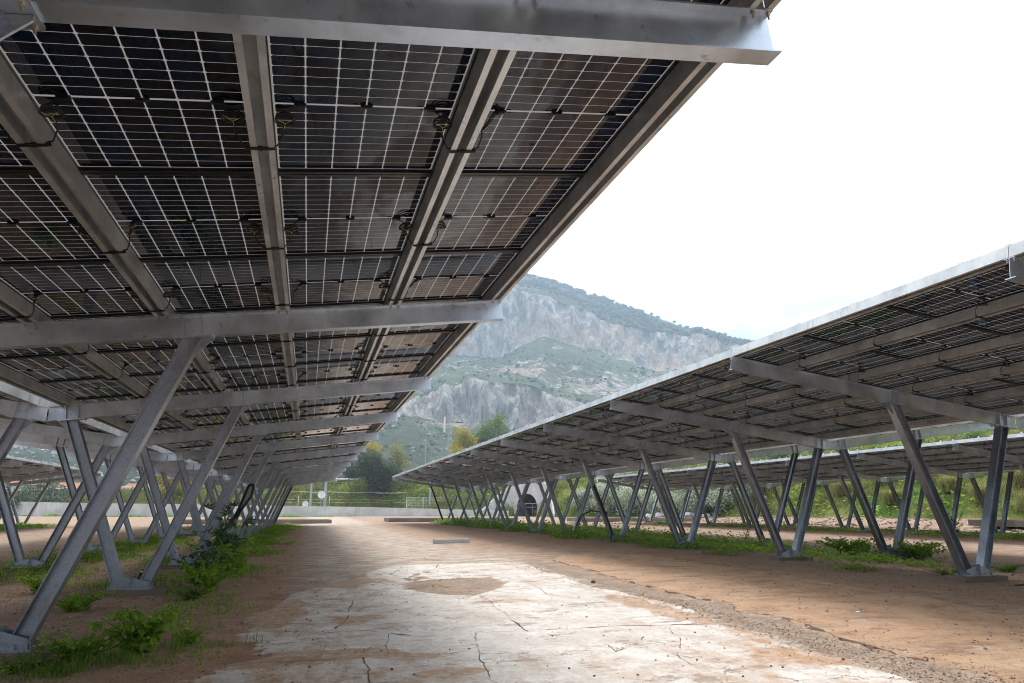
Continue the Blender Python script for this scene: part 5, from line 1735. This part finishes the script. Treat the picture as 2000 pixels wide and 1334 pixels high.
kb = MB(); kb.box((0, 0, 0.06), (1.35, 0.32, 0.16), 0)
o = link('fallen_kerb', kb.mesh('fallen_kerb', [M['conc']])); o.location = (5.3, 27.2, gz(5.3, 27.2)); o.rotation_euler = (0, 0, rad(6))
tag(o, 'short grey kerb block lying on the lane between the two carports', 'kerb block')
for i, (x, y, lab) in enumerate([(5.0, 27.7, 'left small red brick shard behind the fallen kerb block'), (5.75, 27.8, 'right small red brick shard behind the fallen kerb block')]):
    rock_thing('brick_shard', lab, (x, y), (0.22, 0.14, 0.12), M['brick_red'], 90 + i, 'brick')
rock_thing('clod', 'dark clod on the gravel strip in mid lane', (4.98, 12.3), (0.09, 0.08, 0.06), M['dark_pebble'], 93)
rock_thing('stone', 'flat pale stone on the tan slab right of the gravel strip', (6.6, 7.7), (0.07, 0.05, 0.02), M['white'], 94)
st = MB(); st.tube([(-0.5, 0, 0.02), (0, 0.03, 0.03), (0.55, 0, 0.02)], 0.012, 6, 0)
o = link('stick', st.mesh('stick', [M['dark']])); o.location = (12.0, 9.6, gz(12.0, 9.6)); o.rotation_euler = (0, 0, rad(-8)); tag(o, 'thin dark stick on the shaded soil at the right border', 'stick')
bt = MB(); bt.tube([(0, 0, 0), (0, 0, 0.09), (0, 0.0, 0.11), (0, 0, 0.15)], 0.024, 10, 0, True, [0.024, 0.024, 0.011, 0.009])
bt.tube([(0, 0, 0.148), (0, 0, 0.158)], 0.011, 8, 1)
bt.tube([(0, 0, 0.112), (0, 0, 0.13)], 0.0135, 8, 2)
o = link('bottle', bt.mesh('bottle', [M['bottle'], M['dark'], M['white']])); o.location = (-2.60, 13.15 - 0.02, 0.15); o.rotation_euler = (rad(0), rad(22), 0)
o.location = (-2.57, 7.925, 0.075) if False else (-2.55, 13.1, 0.20)
tag(o, 'small brown bottle leaning in the foot of the second strut pair', 'bottle')

# ------------------------------------------------------------------ conduits on struts
def conduit(label, pts, r=0.035):
    m = MB()
    P_ = [Vector(p) for p in pts]; Q = []
    for a, b in zip(P_[:-1], P_[1:]):
        n = max(2, int((b - a).length / 0.03))
        for i in range(n): Q.append(a.lerp(b, i / n))
    Q.append(P_[-1])
    for _ in range(12):
        Q = [Q[0]] + [(Q[i - 1] + Q[i] * 2 + Q[i + 1]) / 4 for i in range(1, len(Q) - 1)] + [Q[-1]]
    m.tube(Q, r, 8, 0, True, [r * (1.0 if i % 2 else 0.86) for i in range(len(Q))])
    o_ = link('conduit', m.mesh('conduit', [M['conduit']])); tag(o_, label, 'conduit'); return o_


LB = 2.124 - D_BASE
RB = 7.01 + D_BASE


def strut_pt(tipx, sg, zt, zp, t):
    """point on the outer strut of a frame, t=0 foot, 1 top"""
    bx = tipx - sg * D_BASE + sg * 0.17; tx = tipx - sg * S_OUT; tz = zt - S_OUT * math.tan(TA)
    return (bx + (tx - bx) * t, zp + (tz - zp) * t)


yk = 2.655 + 4 * BAY
a0 = strut_pt(2.124, 1, 3.532, 0.045, 0.0); a1 = strut_pt(2.124, 1, 3.532, 0.045, 0.62)
conduit('black corrugated conduit looped up a left strut like a hairpin', [(a0[0] - 0.25, yk - 0.12, -0.02), (a0[0] - 0.1, yk - 0.10, 0.35), (a0[0] + (a1[0] - a0[0]) * .55, yk - 0.10, 1.15), (a1[0] - 0.05, yk - 0.1, a1[1] + 0.1), (a1[0] + 0.10, yk - 0.1, a1[1] + 0.12), (a1[0] + 0.05, yk - 0.1, a1[1] - 0.25), (a0[0] + (a1[0] - a0[0]) * .5, yk - 0.10, 1.0)], 0.04)
yk = 2.655 + 11 * BAY
a0 = strut_pt(2.124, 1, 3.532, 0.045, 0.0); a1 = strut_pt(2.124, 1, 3.532, 0.045, 0.97)
conduit('black conduit running up the last outer strut of the left carport', [(a0[0], yk - 0.09, 0.1), (a1[0], yk - 0.09, a1[1])], 0.06)
yk = 5.412 + 4 * BAY
b0 = strut_pt(7.01, -1, 3.705, 0.155, 0.0); b1 = strut_pt(7.01, -1, 3.705, 0.155, 0.66)
conduit('thick black conduit lying along a right strut down into the weeds', [(b0[0] - 0.30, yk - 0.35, 0.02), (b0[0] - 0.12, yk - 0.16, 0.4), (b0[0] + (b1[0] - b0[0]) * .5, yk - 0.09, 1.3), (b1[0], yk - 0.09, b1[1])], 0.038)
conduit('black conduit arching between two right strut feet', [(RB + 0.15, 5.412 + 5 * BAY - 0.1, 0.35), (RB + 0.3, 5.412 + 5 * BAY - 0.6, 1.0), (RB + 0.2, 5.412 + 4.6 * BAY, 1.25), (RB - 0.25, 5.412 + 4 * BAY + 0.3, 1.15), (RB - 0.45, 5.412 + 4 * BAY + 0.05, 1.1)], 0.03)
yk = 5.412 + 11 * BAY
b0 = strut_pt(7.01, -1, 3.705, 0.155, 0.0); b1 = strut_pt(7.01, -1, 3.705, 0.155, 0.97)
conduit('black conduit running up the last outer strut of the right carport', [(b0[0], yk - 0.09, 0.1), (b1[0], yk - 0.09, b1[1])], 0.06)

# ------------------------------------------------------------------ kerbed islands
def island(label, x0, x1, y0, y1, h=0.34):
    root = empty('kerb_island', ((x0 + x1) / 2, (y0 + y1) / 2, 0)); tag(root, label, 'kerb island', 'kerbed islands at the carport ends')
    m = MB(); w, l = x1 - x0, y1 - y0; z0 = base_z((x0 + x1) / 2, (y0 + y1) / 2)
    n = max(2, int(w / 1.0))
    for yy in (-l / 2, l / 2):
        for i in range(n):
            a = -w / 2 + w * i / n
            me = MB(); me.box((a + w / n / 2, yy, z0 + h / 2 - 0.02), (w / n - 0.012, 0.13, h + 0.04), 0)
            link('kerb_stone', me.mesh('kerb_stone', [M['kerb']]), root)
    for xx in (-w / 2 - 0.07, w / 2 + 0.07):
        me = MB(); me.box((xx, 0, z0 + h / 2 - 0.02), (0.13, l + 0.13, h + 0.04), 0); link('kerb_stone', me.mesh('kerb_stone', [M['kerb']]), root)
    f = MB(); f.box((0, 0, z0 + h / 2 - 0.01), (w - 0.02, l - 0.14, h - 0.04), 0)
    link('soil_fill', f.mesh('soil_fill', [M['crack']]), root)
    return root


island('low kerbed island ending the left carport row', -10.4, 2.0, 66.0, 70.0)
island('low kerbed island ending the right carport row', 7.4, 19.5, 67.5, 71.5)
island('low kerbed island ending the farthest right carport row', 25.2, 37.0, 64.5, 68.5)
island('pale kerbed island beyond the farthest right carport at the right border', 40.0, 46.5, 33.0, 36.0)

# ------------------------------------------------------------------ concrete boundary wall
wroot = empty('concrete_wall', (0, 118, 0)); tag(wroot, 'long stained pale concrete wall closing the far side of the car park', 'wall')
tops = {0: 2.6, 1: 2.32, 2: 2.07, 3: 1.88, 4: 1.72, 5: 1.52, 6: 1.16, 7: 1.0}
for i, (a, b) in enumerate(zip(WALLP[:-1], WALLP[1:])):
    d = Vector((b[0] - a[0], b[1] - a[1], 0)); L = d.length; d.normalize(); n_ = max(1, round(L / 5.0))
    nrm = Vector((-d.y, d.x, 0)) * 0.13
    for j in range(n_):
        t0, t1 = j / n_, (j + 1) / n_
        p0 = Vector((a[0], a[1], 0)) + d * (L * t0 + 0.008); p1 = Vector((a[0], a[1], 0)) + d * (L * t1 - 0.008)
        h0 = tops[i] + (tops[i + 1] - tops[i]) * t0; h1 = tops[i] + (tops[i + 1] - tops[i]) * t1
        m = MB(); off = Vector((0, -118, 0))
        vs = [p0 - nrm + off, p1 - nrm + off, p1 + nrm + off, p0 + nrm + off]
        V = [(v.x, v.y, -0.3) for v in vs] + [(vs[0].x, vs[0].y, h0), (vs[1].x, vs[1].y, h1), (vs[2].x, vs[2].y, h1), (vs[3].x, vs[3].y, h0)]
        m.add(V, [(0, 3, 2, 1), (4, 5, 6, 7), (0, 1, 5, 4), (1, 2, 6, 5), (2, 3, 7, 6), (3, 0, 4, 7)], 0)
        link('wall_panel', m.mesh('wall_panel', [M['conc']]), wroot)

# ------------------------------------------------------------------ underpass portal
pr = empty('underpass_portal', (PORTAL[0], PORTAL[1], 0), math.atan2(PSIDE.y, PSIDE.x))
tag(pr, 'grey concrete underpass portal with an arched dark opening in the road bank', 'underpass')
# local x = across, local -y or +y: facing direction
Ml = Matrix.Rotation(-math.atan2(PSIDE.y, PSIDE.x), 4, 'Z')
fd = (Ml @ PDIR); sgn = 1 if fd.y > 0 else -1       # facing along local y sign
AR, SPR, HWL, TH = 1.95, 1.7, 4.3, 6.0
m = MB(); n = 16
arc = [(-AR * math.cos(math.pi * i / n), SPR + AR * math.sin(math.pi * i / n)) for i in range(n + 1)]
inner = [(-AR, -0.4)] + arc + [(AR, -0.4)]
prof_top = lambda x: TH - max(0, abs(x) - 2.6) * 0.9
yf, yb_ = 0.0, -sgn * 0.5
for (a, b) in zip(inner[:-1], inner[1:]):
    # wall above each arch segment
    if abs(a[0] - b[0]) > 1e-6:
        vs = [(a[0], yf, a[1]), (b[0], yf, b[1]), (b[0], yf, prof_top(b[0])), (a[0], yf, prof_top(a[0]))]
        m.add(vs + [(p[0], yb_, p[2]) for p in vs], [(0, 1, 2, 3), (7, 6, 5, 4), (3, 2, 6, 7)], 0)
for s_ in (-1, 1):
    vs = [(s_ * AR, yf, -0.4), (s_ * HWL, yf, -0.4), (s_ * HWL, yf, prof_top(HWL)), (s_ * 2.6, yf, TH), (s_ * AR, yf, TH)]
    q = [(p[0], yb_, p[2]) for p in vs]
    m.add(vs + q, [(0, 1, 2, 3, 4), (9, 8, 7, 6, 5), (2, 7, 8, 3), (3, 8, 9, 4), (1, 6, 7, 2)], 0)
    # wing wall running forward
    w0 = [(s_ * HWL, yf), (s_ * (HWL + 0.3), yf), (s_ * (HWL + 3.2), sgn * 3.2), (s_ * (HWL + 2.9), sgn * 3.2)]
    hh = [prof_top(HWL), prof_top(HWL), 0.6, 0.6]
    m.add([(p[0], p[1], -0.4) for p in w0] + [(p[0], p[1], h_) for p, h_ in zip(w0, hh)], [(0, 1, 2, 3), (7, 6, 5, 4), (0, 4, 5, 1), (1, 5, 6, 2), (2, 6, 7, 3), (3, 7, 4, 0)], 0)
link('front_wall', m.mesh('front_wall', [M['conc']]), pr)
m = MB()
yl = -sgn * 8.0
for (a, b) in zip(inner[:-1], inner[1:]):
    m.add([(a[0], yf, a[1]), (b[0], yf, b[1]), (b[0], yl, b[1]), (a[0], yl, a[1])], [(0, 1, 2, 3)], 0)
m.add([(p[0], yl, p[1]) for p in inner], [tuple(range(len(inner)))], 0)
link('tunnel_lining', m.mesh('tunnel_lining', [simple('tunnel_shade_concrete', (0.14, 0.12, 0.10), 0.9)]), pr)  # dark lining colour stands in for the darkness inside the tunnel
m = MB(); m.box((0, -sgn * 4.2, TH - 0.15), (2 * 2.75, 7.4, 0.3), 0)
link('deck_slab', m.mesh('deck_slab', [M['conc']]), pr)
m = MB()
for zz in (1.55, 2.1): m.tube([(-AR, sgn * 0.35, zz), (AR, sgn * 0.35, zz)], 0.04, 6, 0)
for xx in (-1.4, 0, 1.4): m.tube([(xx, sgn * 0.35, 0), (xx, sgn * 0.35, 2.1)], 0.03, 6, 0)
link('barrier_rail', m.mesh('barrier_rail', [M['grey_metal']]), pr)

# ------------------------------------------------------------------ guard rail on the road edge
gr = empty('guard_rail', (0, 0, 0)); tag(gr, 'galvanised guard rail running along the top of the road bank', 'guard rail')
m = MB(); pts = []
sel = [i for i in range(len(ROADP)) if ROADP[i][1] > 20 and ROADP[i][0] > -150]
rp = [Vector((ROADP[i][0] + ROADN[i][0] * 4.3, ROADP[i][1] + ROADN[i][1] * 4.3, ROADP[i][2])) for i in sel]
for hh in (0.62, 0.80): m.tube([p + Vector((0, 0, hh)) for p in rp], 0.08, 6, 0)
link('rail', m.mesh('rail', [M['clamp']]), gr)
pm = MB(); pm.box((0, 0, 0.4), (0.10, 0.10, 0.9), 0); PM = pm.mesh('rail_post', [M['grey_metal']])
for p in rp[::1]:
    link('rail_post', PM, gr, matrix=Matrix.Translation(p))


# ------------------------------------------------------------------ cars on the road
def car(label, loc, rz, col, seed):
    root = empty('car', loc, rz); tag(root, label, 'car')
    paint = simple('car_paint_' + str(seed), col, 0.3, 0.1, 0.03)
    b = MB()
    prof = [(-2.1, 0.35), (2.1, 0.35), (2.15, 0.75), (1.95, 0.90), (1.0, 0.98), (-1.75, 1.0), (-2.1, 0.9)]
    b.prism(prof, -0.85, 0.85, 0)
    link('body', b.mesh('body', [paint]), root)
    c = MB(); c.prism([(1.05, 0.98), (0.45, 1.46), (-1.2, 1.50), (-1.75, 1.0)], -0.74, 0.74, 0); link('cabin_glass', c.mesh('cabin_glass', [M['glass']]), root)
    r = MB(); r.prism([(0.50, 1.44), (0.42, 1.50), (-1.2, 1.53), (-1.3, 1.46)], -0.72, 0.72, 0); link('roof', r.mesh('roof', [paint]), root)
    w = MB(); w.tube([(0, -0.1, 0), (0, 0.1, 0)], 0.33, 14, 0); WM = w.mesh('wheel', [M['dark']])
    for x in (-1.3, 1.3):
        for y in (-0.8, 0.8): link('wheel', WM, root, matrix=Matrix.Translation((x, y, 0.33)))
    for y in (-0.6, 0.6):
        h_ = MB(); h_.box((2.12, y, 0.72), (0.06, 0.32, 0.14), 0); link('headlight', h_.mesh('headlight', [M['white']]), root)


def road_at(x):
    i = int(np.argmin(np.abs(ROADP[:, 0] - x) + (ROADP[:, 1] < 100) * 1e3)); return ROADP[i], ROADN[i]


for x, lab, cc in ((5.0, 'white car passing on the road above the wall, half hidden by the guard rail', (0.7, 0.72, 0.72)), (9.0, 'small dark car following the white one on the road', (0.05, 0.055, 0.06))):
    p, n_ = road_at(x)
    car(lab, (p[0] + n_[0] * 1.8, p[1] + n_[1] * 1.8, p[2] + 0.07), math.atan2(-n_[0], n_[1]), cc, int(x))


# ------------------------------------------------------------------ poles, mast, dishes, fence, cabinets
def pole(name, label, cat, x, y, z0, z1, r, mat, head=None, group=None):
    root = empty(name, (x, y, 0)); tag(root, label, cat, group)
    m = MB(); m.tube([(0, 0, z0), (0, 0, z1)], r, 10, 0, True, [r, r * 0.75]); link('shaft', m.mesh('shaft', [mat]), root)
    if head:
        h_ = MB(); h_.tube([(0, 0, z1 - 0.1), (0.5, -0.1, z1 + 0.12)], 0.04, 6, 0); h_.box((0.62, -0.12, z1 + 0.14), (0.55, 0.26, 0.12), 0)
        link('lamp_head', h_.mesh('lamp_head', [M['white']]), root)
    return root


pole('steel_pole', 'left of two pale steel poles carrying dishes behind the wall', 'pole', 0.42, 122, 0, 8.2, 0.22, M['grey_metal'])
pole('steel_pole', 'right and thicker of two pale steel poles behind the wall', 'pole', 2.68, 122, 0, 9.0, 0.28, M['grey_metal'])
pole('steel_pole', 'thick grey pole behind the wall left of the first right-hand struts', 'pole', 20.3, 124, 0, 7.5, 0.24, M['grey_metal'])
pole('lamp_post', 'thin street lamp standing against the mountain left of the telecom mast', 'lamp post', 21.3, 137, 1.0, 15.4, 0.11, M['grey_metal'], True)
pole('lamp_post', 'street lamp partly hidden behind the tips of the left canopy', 'lamp post', 8.6, 141, 4.0, 13.2, 0.10, M['grey_metal'], True)

mr = empty('telecom_mast', (24.1, 128, 0)); tag(mr, 'slender lattice telecom mast with a white panel antenna on its left', 'mast')
m = MB(); hw = 0.42
cor = [(-hw, -hw), (hw, -hw), (0, hw)]
for c in cor: m.tube([(c[0], c[1], 0), (c[0], c[1], 17.7)], 0.055, 6, 0)
z = 0.5; fl_ = 0
while z < 17.2:
    for a in range(3):
        p, q = cor[a], cor[(a + 1) % 3]
        m.tube([(p[0], p[1], z), (q[0], q[1], z + (0.55 if (fl_ + a) % 2 else 0))], 0.025, 4, 0, False)
    z += 0.55; fl_ += 1
link('lattice', m.mesh('lattice', [M['grey_metal']]), mr)
a = MB(); a.box((-0.85, 0, 16.3), (0.30, 0.18, 2.9), 0); a.box((-0.85, 0, 14.7), (0.16, 0.12, 0.3), 1); link('panel_antenna', a.mesh('panel_antenna', [M['white'], M['dark']]), mr)
a = MB(); a.tube([(0.4, 0, 16.9), (2.5, 0.1, 16.75)], 0.05, 6, 0); a.box((1.9, 0, 16.78), (1.4, 0.1, 0.12), 0); link('side_arm', a.mesh('side_arm', [M['dark']]), mr)


def dish(label, x, y, z, r, rz, tilt=20):
    root = empty('satellite_dish', (x, y, z), rz); tag(root, label, 'satellite dish')
    m = MB(); rings, seg_ = 5, 20; vs = []; fs_ = []
    for i in range(rings + 1):
        rr = r * i / rings; yy = 0.35 * r * (i / rings) ** 2
        for k_ in range(seg_):
            vs.append((rr * math.cos(k_ * 6.2832 / seg_), -yy, rr * math.sin(k_ * 6.2832 / seg_)))
    for i in range(rings):
        for k_ in range(seg_):
            k2 = (k_ + 1) % seg_; fs_.append((i * seg_ + k_, i * seg_ + k2, (i + 1) * seg_ + k2, (i + 1) * seg_ + k_))
    m.add(vs, fs_, 0, True)
    link('bowl', m.mesh('bowl', [M['white']]), root)
    a_ = MB(); a_.tube([(0, 0.02, -r), (0, -0.9 * r, -0.1)], 0.02, 6, 0); a_.box((0, -0.9 * r, -0.05), (0.10, 0.12, 0.10), 0); link('feed_arm', a_.mesh('feed_arm', [M['grey_metal']]), root)
    p_ = MB(); p_.tube([(0, 0.05, 0), (0, 0.25, -0.1), (0, 0.25, -z - 0.2 if z < 3 else -z + 0.3)], 0.05, 8, 0); p_.tube([(0, 0.1, -0.1), (0.5, 0.2, -0.35), (0.5, 0.2, -1.6)], 0.03, 6, 0); link('mount', p_.mesh('mount', [M['grey_metal']]), root)
    return root


dish('round white satellite dish between the two pale steel poles', 2.05, 121, 3.45, 0.62, 0.1)
dish('lower white satellite dish left of the pale steel poles', -0.45, 120.8, 1.95, 0.55, 0.5)

fr = empty('wire_fence', (0, 0, 0)); tag(fr, 'pale wire mesh fence with posts standing behind the wall near the mast', 'fence')
FP = [(16.3, 124), (19.0, 123.2), (21.8, 122.3), (24.6, 121.2), (27.5, 119.8), (30.2, 118.2)]
pm = MB(); pm.tube([(0, 0, 0), (0, 0, 3.2)], 0.05, 6, 0); PMs = pm.mesh('fence_post', [M['clamp']])
for p in FP: link('fence_post', PMs, fr, matrix=Matrix.Translation((p[0], p[1], 0)))
m = MB()
for (a, b) in zip(FP[:-1], FP[1:]):
    for q in range(9): m.tube([(a[0], a[1], 1.0 + q * 0.27), (b[0], b[1], 1.0 + q * 0.27)], 0.012, 3, 0, False)
    for q in range(12):
        t = (q + .5) / 12; x_, y_ = a[0] + (b[0] - a[0]) * t, a[1] + (b[1] - a[1]) * t; m.tube([(x_, y_, 0.9), (x_, y_, 3.15)], 0.010, 3, 0, False)
link('wire_mesh', m.mesh('wire_mesh', [M['clamp']]), fr)
fr2 = empty('wire_fence', (0, 0, 0)); tag(fr2, 'sparse strand wire fence crossing the green bank between the dishes and the olive tree', 'fence')
FP2 = [(-4.5, 122), (-1.5, 122.2), (3.4, 122.8), (9.5, 124), (16.2, 124.6)]
for p in FP2[:3]: link('fence_post', PMs, fr2, matrix=Matrix.Translation((p[0], p[1], 0)))
m = MB()
for (a, b) in zip(FP2[:-1], FP2[1:]):
    for hh in (2.3, 2.75, 3.9, 4.0): m.tube([(a[0], a[1], hh), ((a[0] + b[0]) / 2, (a[1] + b[1]) / 2, hh - 0.12), (b[0], b[1], hh)], 0.011, 3, 0, False)
link('wire_strands', m.mesh('wire_strands', [M['clamp']]), fr2)

cb = MB(); cb.box((0, 0, 1.35), (3.0, 1.6, 2.7), 0); cb.box((0, 0, 2.76), (3.2, 1.8, 0.12), 0); cb.box((-0.6, -0.82, 1.25), (0.9, 0.05, 2.0), 1); cb.box((0.9, -0.82, 1.8), (0.7, 0.05, 0.5), 1)
o = link('equipment_cabinet', cb.mesh('equipment_cabinet', [simple('pale_grey_cabinet', (0.42, 0.47, 0.52), 0.5), M['grey_metal']])); o.location = (21.6, 127.4, 0.3); o.rotation_euler = (0, 0, rad(-12)); tag(o, 'blue-grey equipment cabinet behind the fence left of the mast', 'cabinet')
cb = MB(); cb.box((0, 0, 1.7), (5.6, 2.4, 3.4), 0); cb.box((0, 0, 3.46), (5.9, 2.7, 0.14), 0); cb.box((-1.5, -1.22, 1.3), (1.0, 0.05, 2.2), 1); cb.box((1.4, -1.22, 2.0), (1.2, 0.05, 0.7), 1)
o = link('equipment_shed', cb.mesh('equipment_shed', [M['white'], M['grey_metal']])); o.location = (29.6, 121.5, 0.3); o.rotation_euler = (0, 0, rad(-25)); tag(o, 'white equipment shed with flat roof behind the fence near the underpass', 'shed')
sg_ = empty('road_sign', (16.3, 139, 5.8)); tag(sg_, 'narrow white and green road sign above the olive tree', 'sign')
s1 = MB(); s1.tube([(0, 0, -0.5), (0, 0, 3.0)], 0.05, 6, 0); link('sign_post', s1.mesh('sign_post', [M['grey_metal']]), sg_)
s1 = MB(); s1.box((0, -0.07, 2.0), (0.32, 0.05, 1.1), 0); link('green_plate', s1.mesh('green_plate', [simple('green_sign', (0.05, 0.42, 0.32), 0.5)]), sg_)
s1 = MB(); s1.box((0, -0.07, 2.85), (0.32, 0.05, 0.5), 0); link('white_plate', s1.mesh('white_plate', [M['white']]), sg_)


# ------------------------------------------------------------------ houses far left
def house(label, x, y, z, w, d, h, rz, roof=True, storeys=1):
    root = empty('house', (x, y, z), rz); tag(root, label, 'house', 'distant houses below the mountain')
    m = MB(); m.box((0, 0, h / 2 - 0.7), (w, d, h + 1.4), 0); link('wall', m.mesh('wall', [M['plaster']]), root)
    r = MB()
    if roof:
        r.add([(-w / 2 - .4, -d / 2 - .4, h), (w / 2 + .4, -d / 2 - .4, h), (w / 2 + .4, d / 2 + .4, h), (-w / 2 - .4, d / 2 + .4, h), (-w / 2 + 1.5, 0, h + 1.9), (w / 2 - 1.5, 0, h + 1.9)],
              [(0, 1, 5, 4), (1, 2, 5), (2, 3, 4, 5), (3, 0, 4), (3, 2, 1, 0)], 0)
        link('roof', r.mesh('roof', [M['red']]), root)
    else:
        r.box((0, 0, h + 0.15), (w + 0.5, d + 0.5, 0.3), 0); link('roof', r.mesh('roof', [M['conc']]), root)
    wm = MB(); wm.box((0, 0, 0), (0.9, 0.1, 1.2), 0); WM = wm.mesh('window', [M['glass']])
    for s_ in range(storeys):
        for i in range(int(w / 2.6)):
            link('window', WM, root, matrix=Matrix.Translation((-w / 2 + 1.5 + i * 2.6, -d / 2 - 0.02, 1.7 + s_ * 2.9)))
    dm = MB(); dm.box((w * 0.12, -d / 2 - 0.03, 1.05), (1.0, 0.1, 2.1), 0); link('door', dm.mesh('door', [M['bark']]), root)


def mz(x, y):
    d = (MV[..., 0] - x) ** 2 + (MV[..., 1] - y) ** 2
    return float(MV[..., 2].ravel()[int(np.argmin(d))])


HS = [(-80, 238, 13, 8, 4.6, 0.3, True, 1, 'long pale house with red hipped roof at the far left'), (-66, 236, 11, 8, 3.6, 0.15, True, 1, 'low house with faded red roof seen through the left struts'),
      (-93, 262, 9, 8, 6.2, 0.5, False, 2, 'two-storey flat-roofed house behind the long red-roofed one'), (-50, 250, 12, 7, 3.4, 0.1, True, 1, 'red-roofed house between the left strut pairs'),
      (-108, 245, 10, 8, 4.2, 0.4, True, 1, 'pale house at the extreme left edge'), (-36, 262, 12, 7, 3.2, 0.0, False, 1, 'low white building beyond the bank behind the left struts')]
for (x, y, w, d, h, rz, rf, stn, lab) in HS:
    house(lab, x, y, mz(x, y) + 0.6, w, d, h, rz, rf, stn)

# ------------------------------------------------------------------ rubbish near the slope foot
RB_ = [(44.2, 83.5, 0.9, 'white rubbish bag at the left end of the dumped heap'), (45.0, 82.0, 1.1, 'larger pale rubbish bag beside the left end bag of the heap'), (45.6, 78.5, 0.9, 'dark blue rubbish bag in the dumped heap'),
       (45.9, 76.4, 1.2, 'pale crumpled sheeting in the middle of the dumped heap'), (46.1, 74.8, 1.0, 'white plastic sack at the right of the dumped heap'), (46.2, 73.3, 0.8, 'small white sack ending the dumped heap'),
       (48.8, 59.5, 0.8, 'white sack lying on the green slope by itself'), (46.9, 51.5, 0.7, 'pale stone block at the slope foot near the tussocks'), (46.4, 66.5, 1.0, 'brownish block at the slope foot between struts')]
for i, (x, y, s_, lab) in enumerate(RB_):
    if i < 6: x -= 2.6
    z_ = max(on_bank(x, y), 0)
    v, f = ICO2; r_ = np.random.default_rng(700 + i)
    V = v * (1 + 0.22 * (r_.random((len(v), 1)) * 2 - 1)) * np.array([s_, s_ * 0.8, s_ * 0.55]) * 0.6
    mt = M['rubbish'] if i not in (2, 8) else (simple('blue_plastic', (0.05, 0.09, 0.16), 0.4) if i == 2 else M['stone'])
    o = link('rubbish_bag' if i not in (7, 8) else 'stone_block', np_mesh('rubbish_bag', V, f, [mt])); o.location = (x, y, z_ + s_ * 0.2)
    tag(o, lab, 'rubbish' if i not in (7, 8) else 'stone')
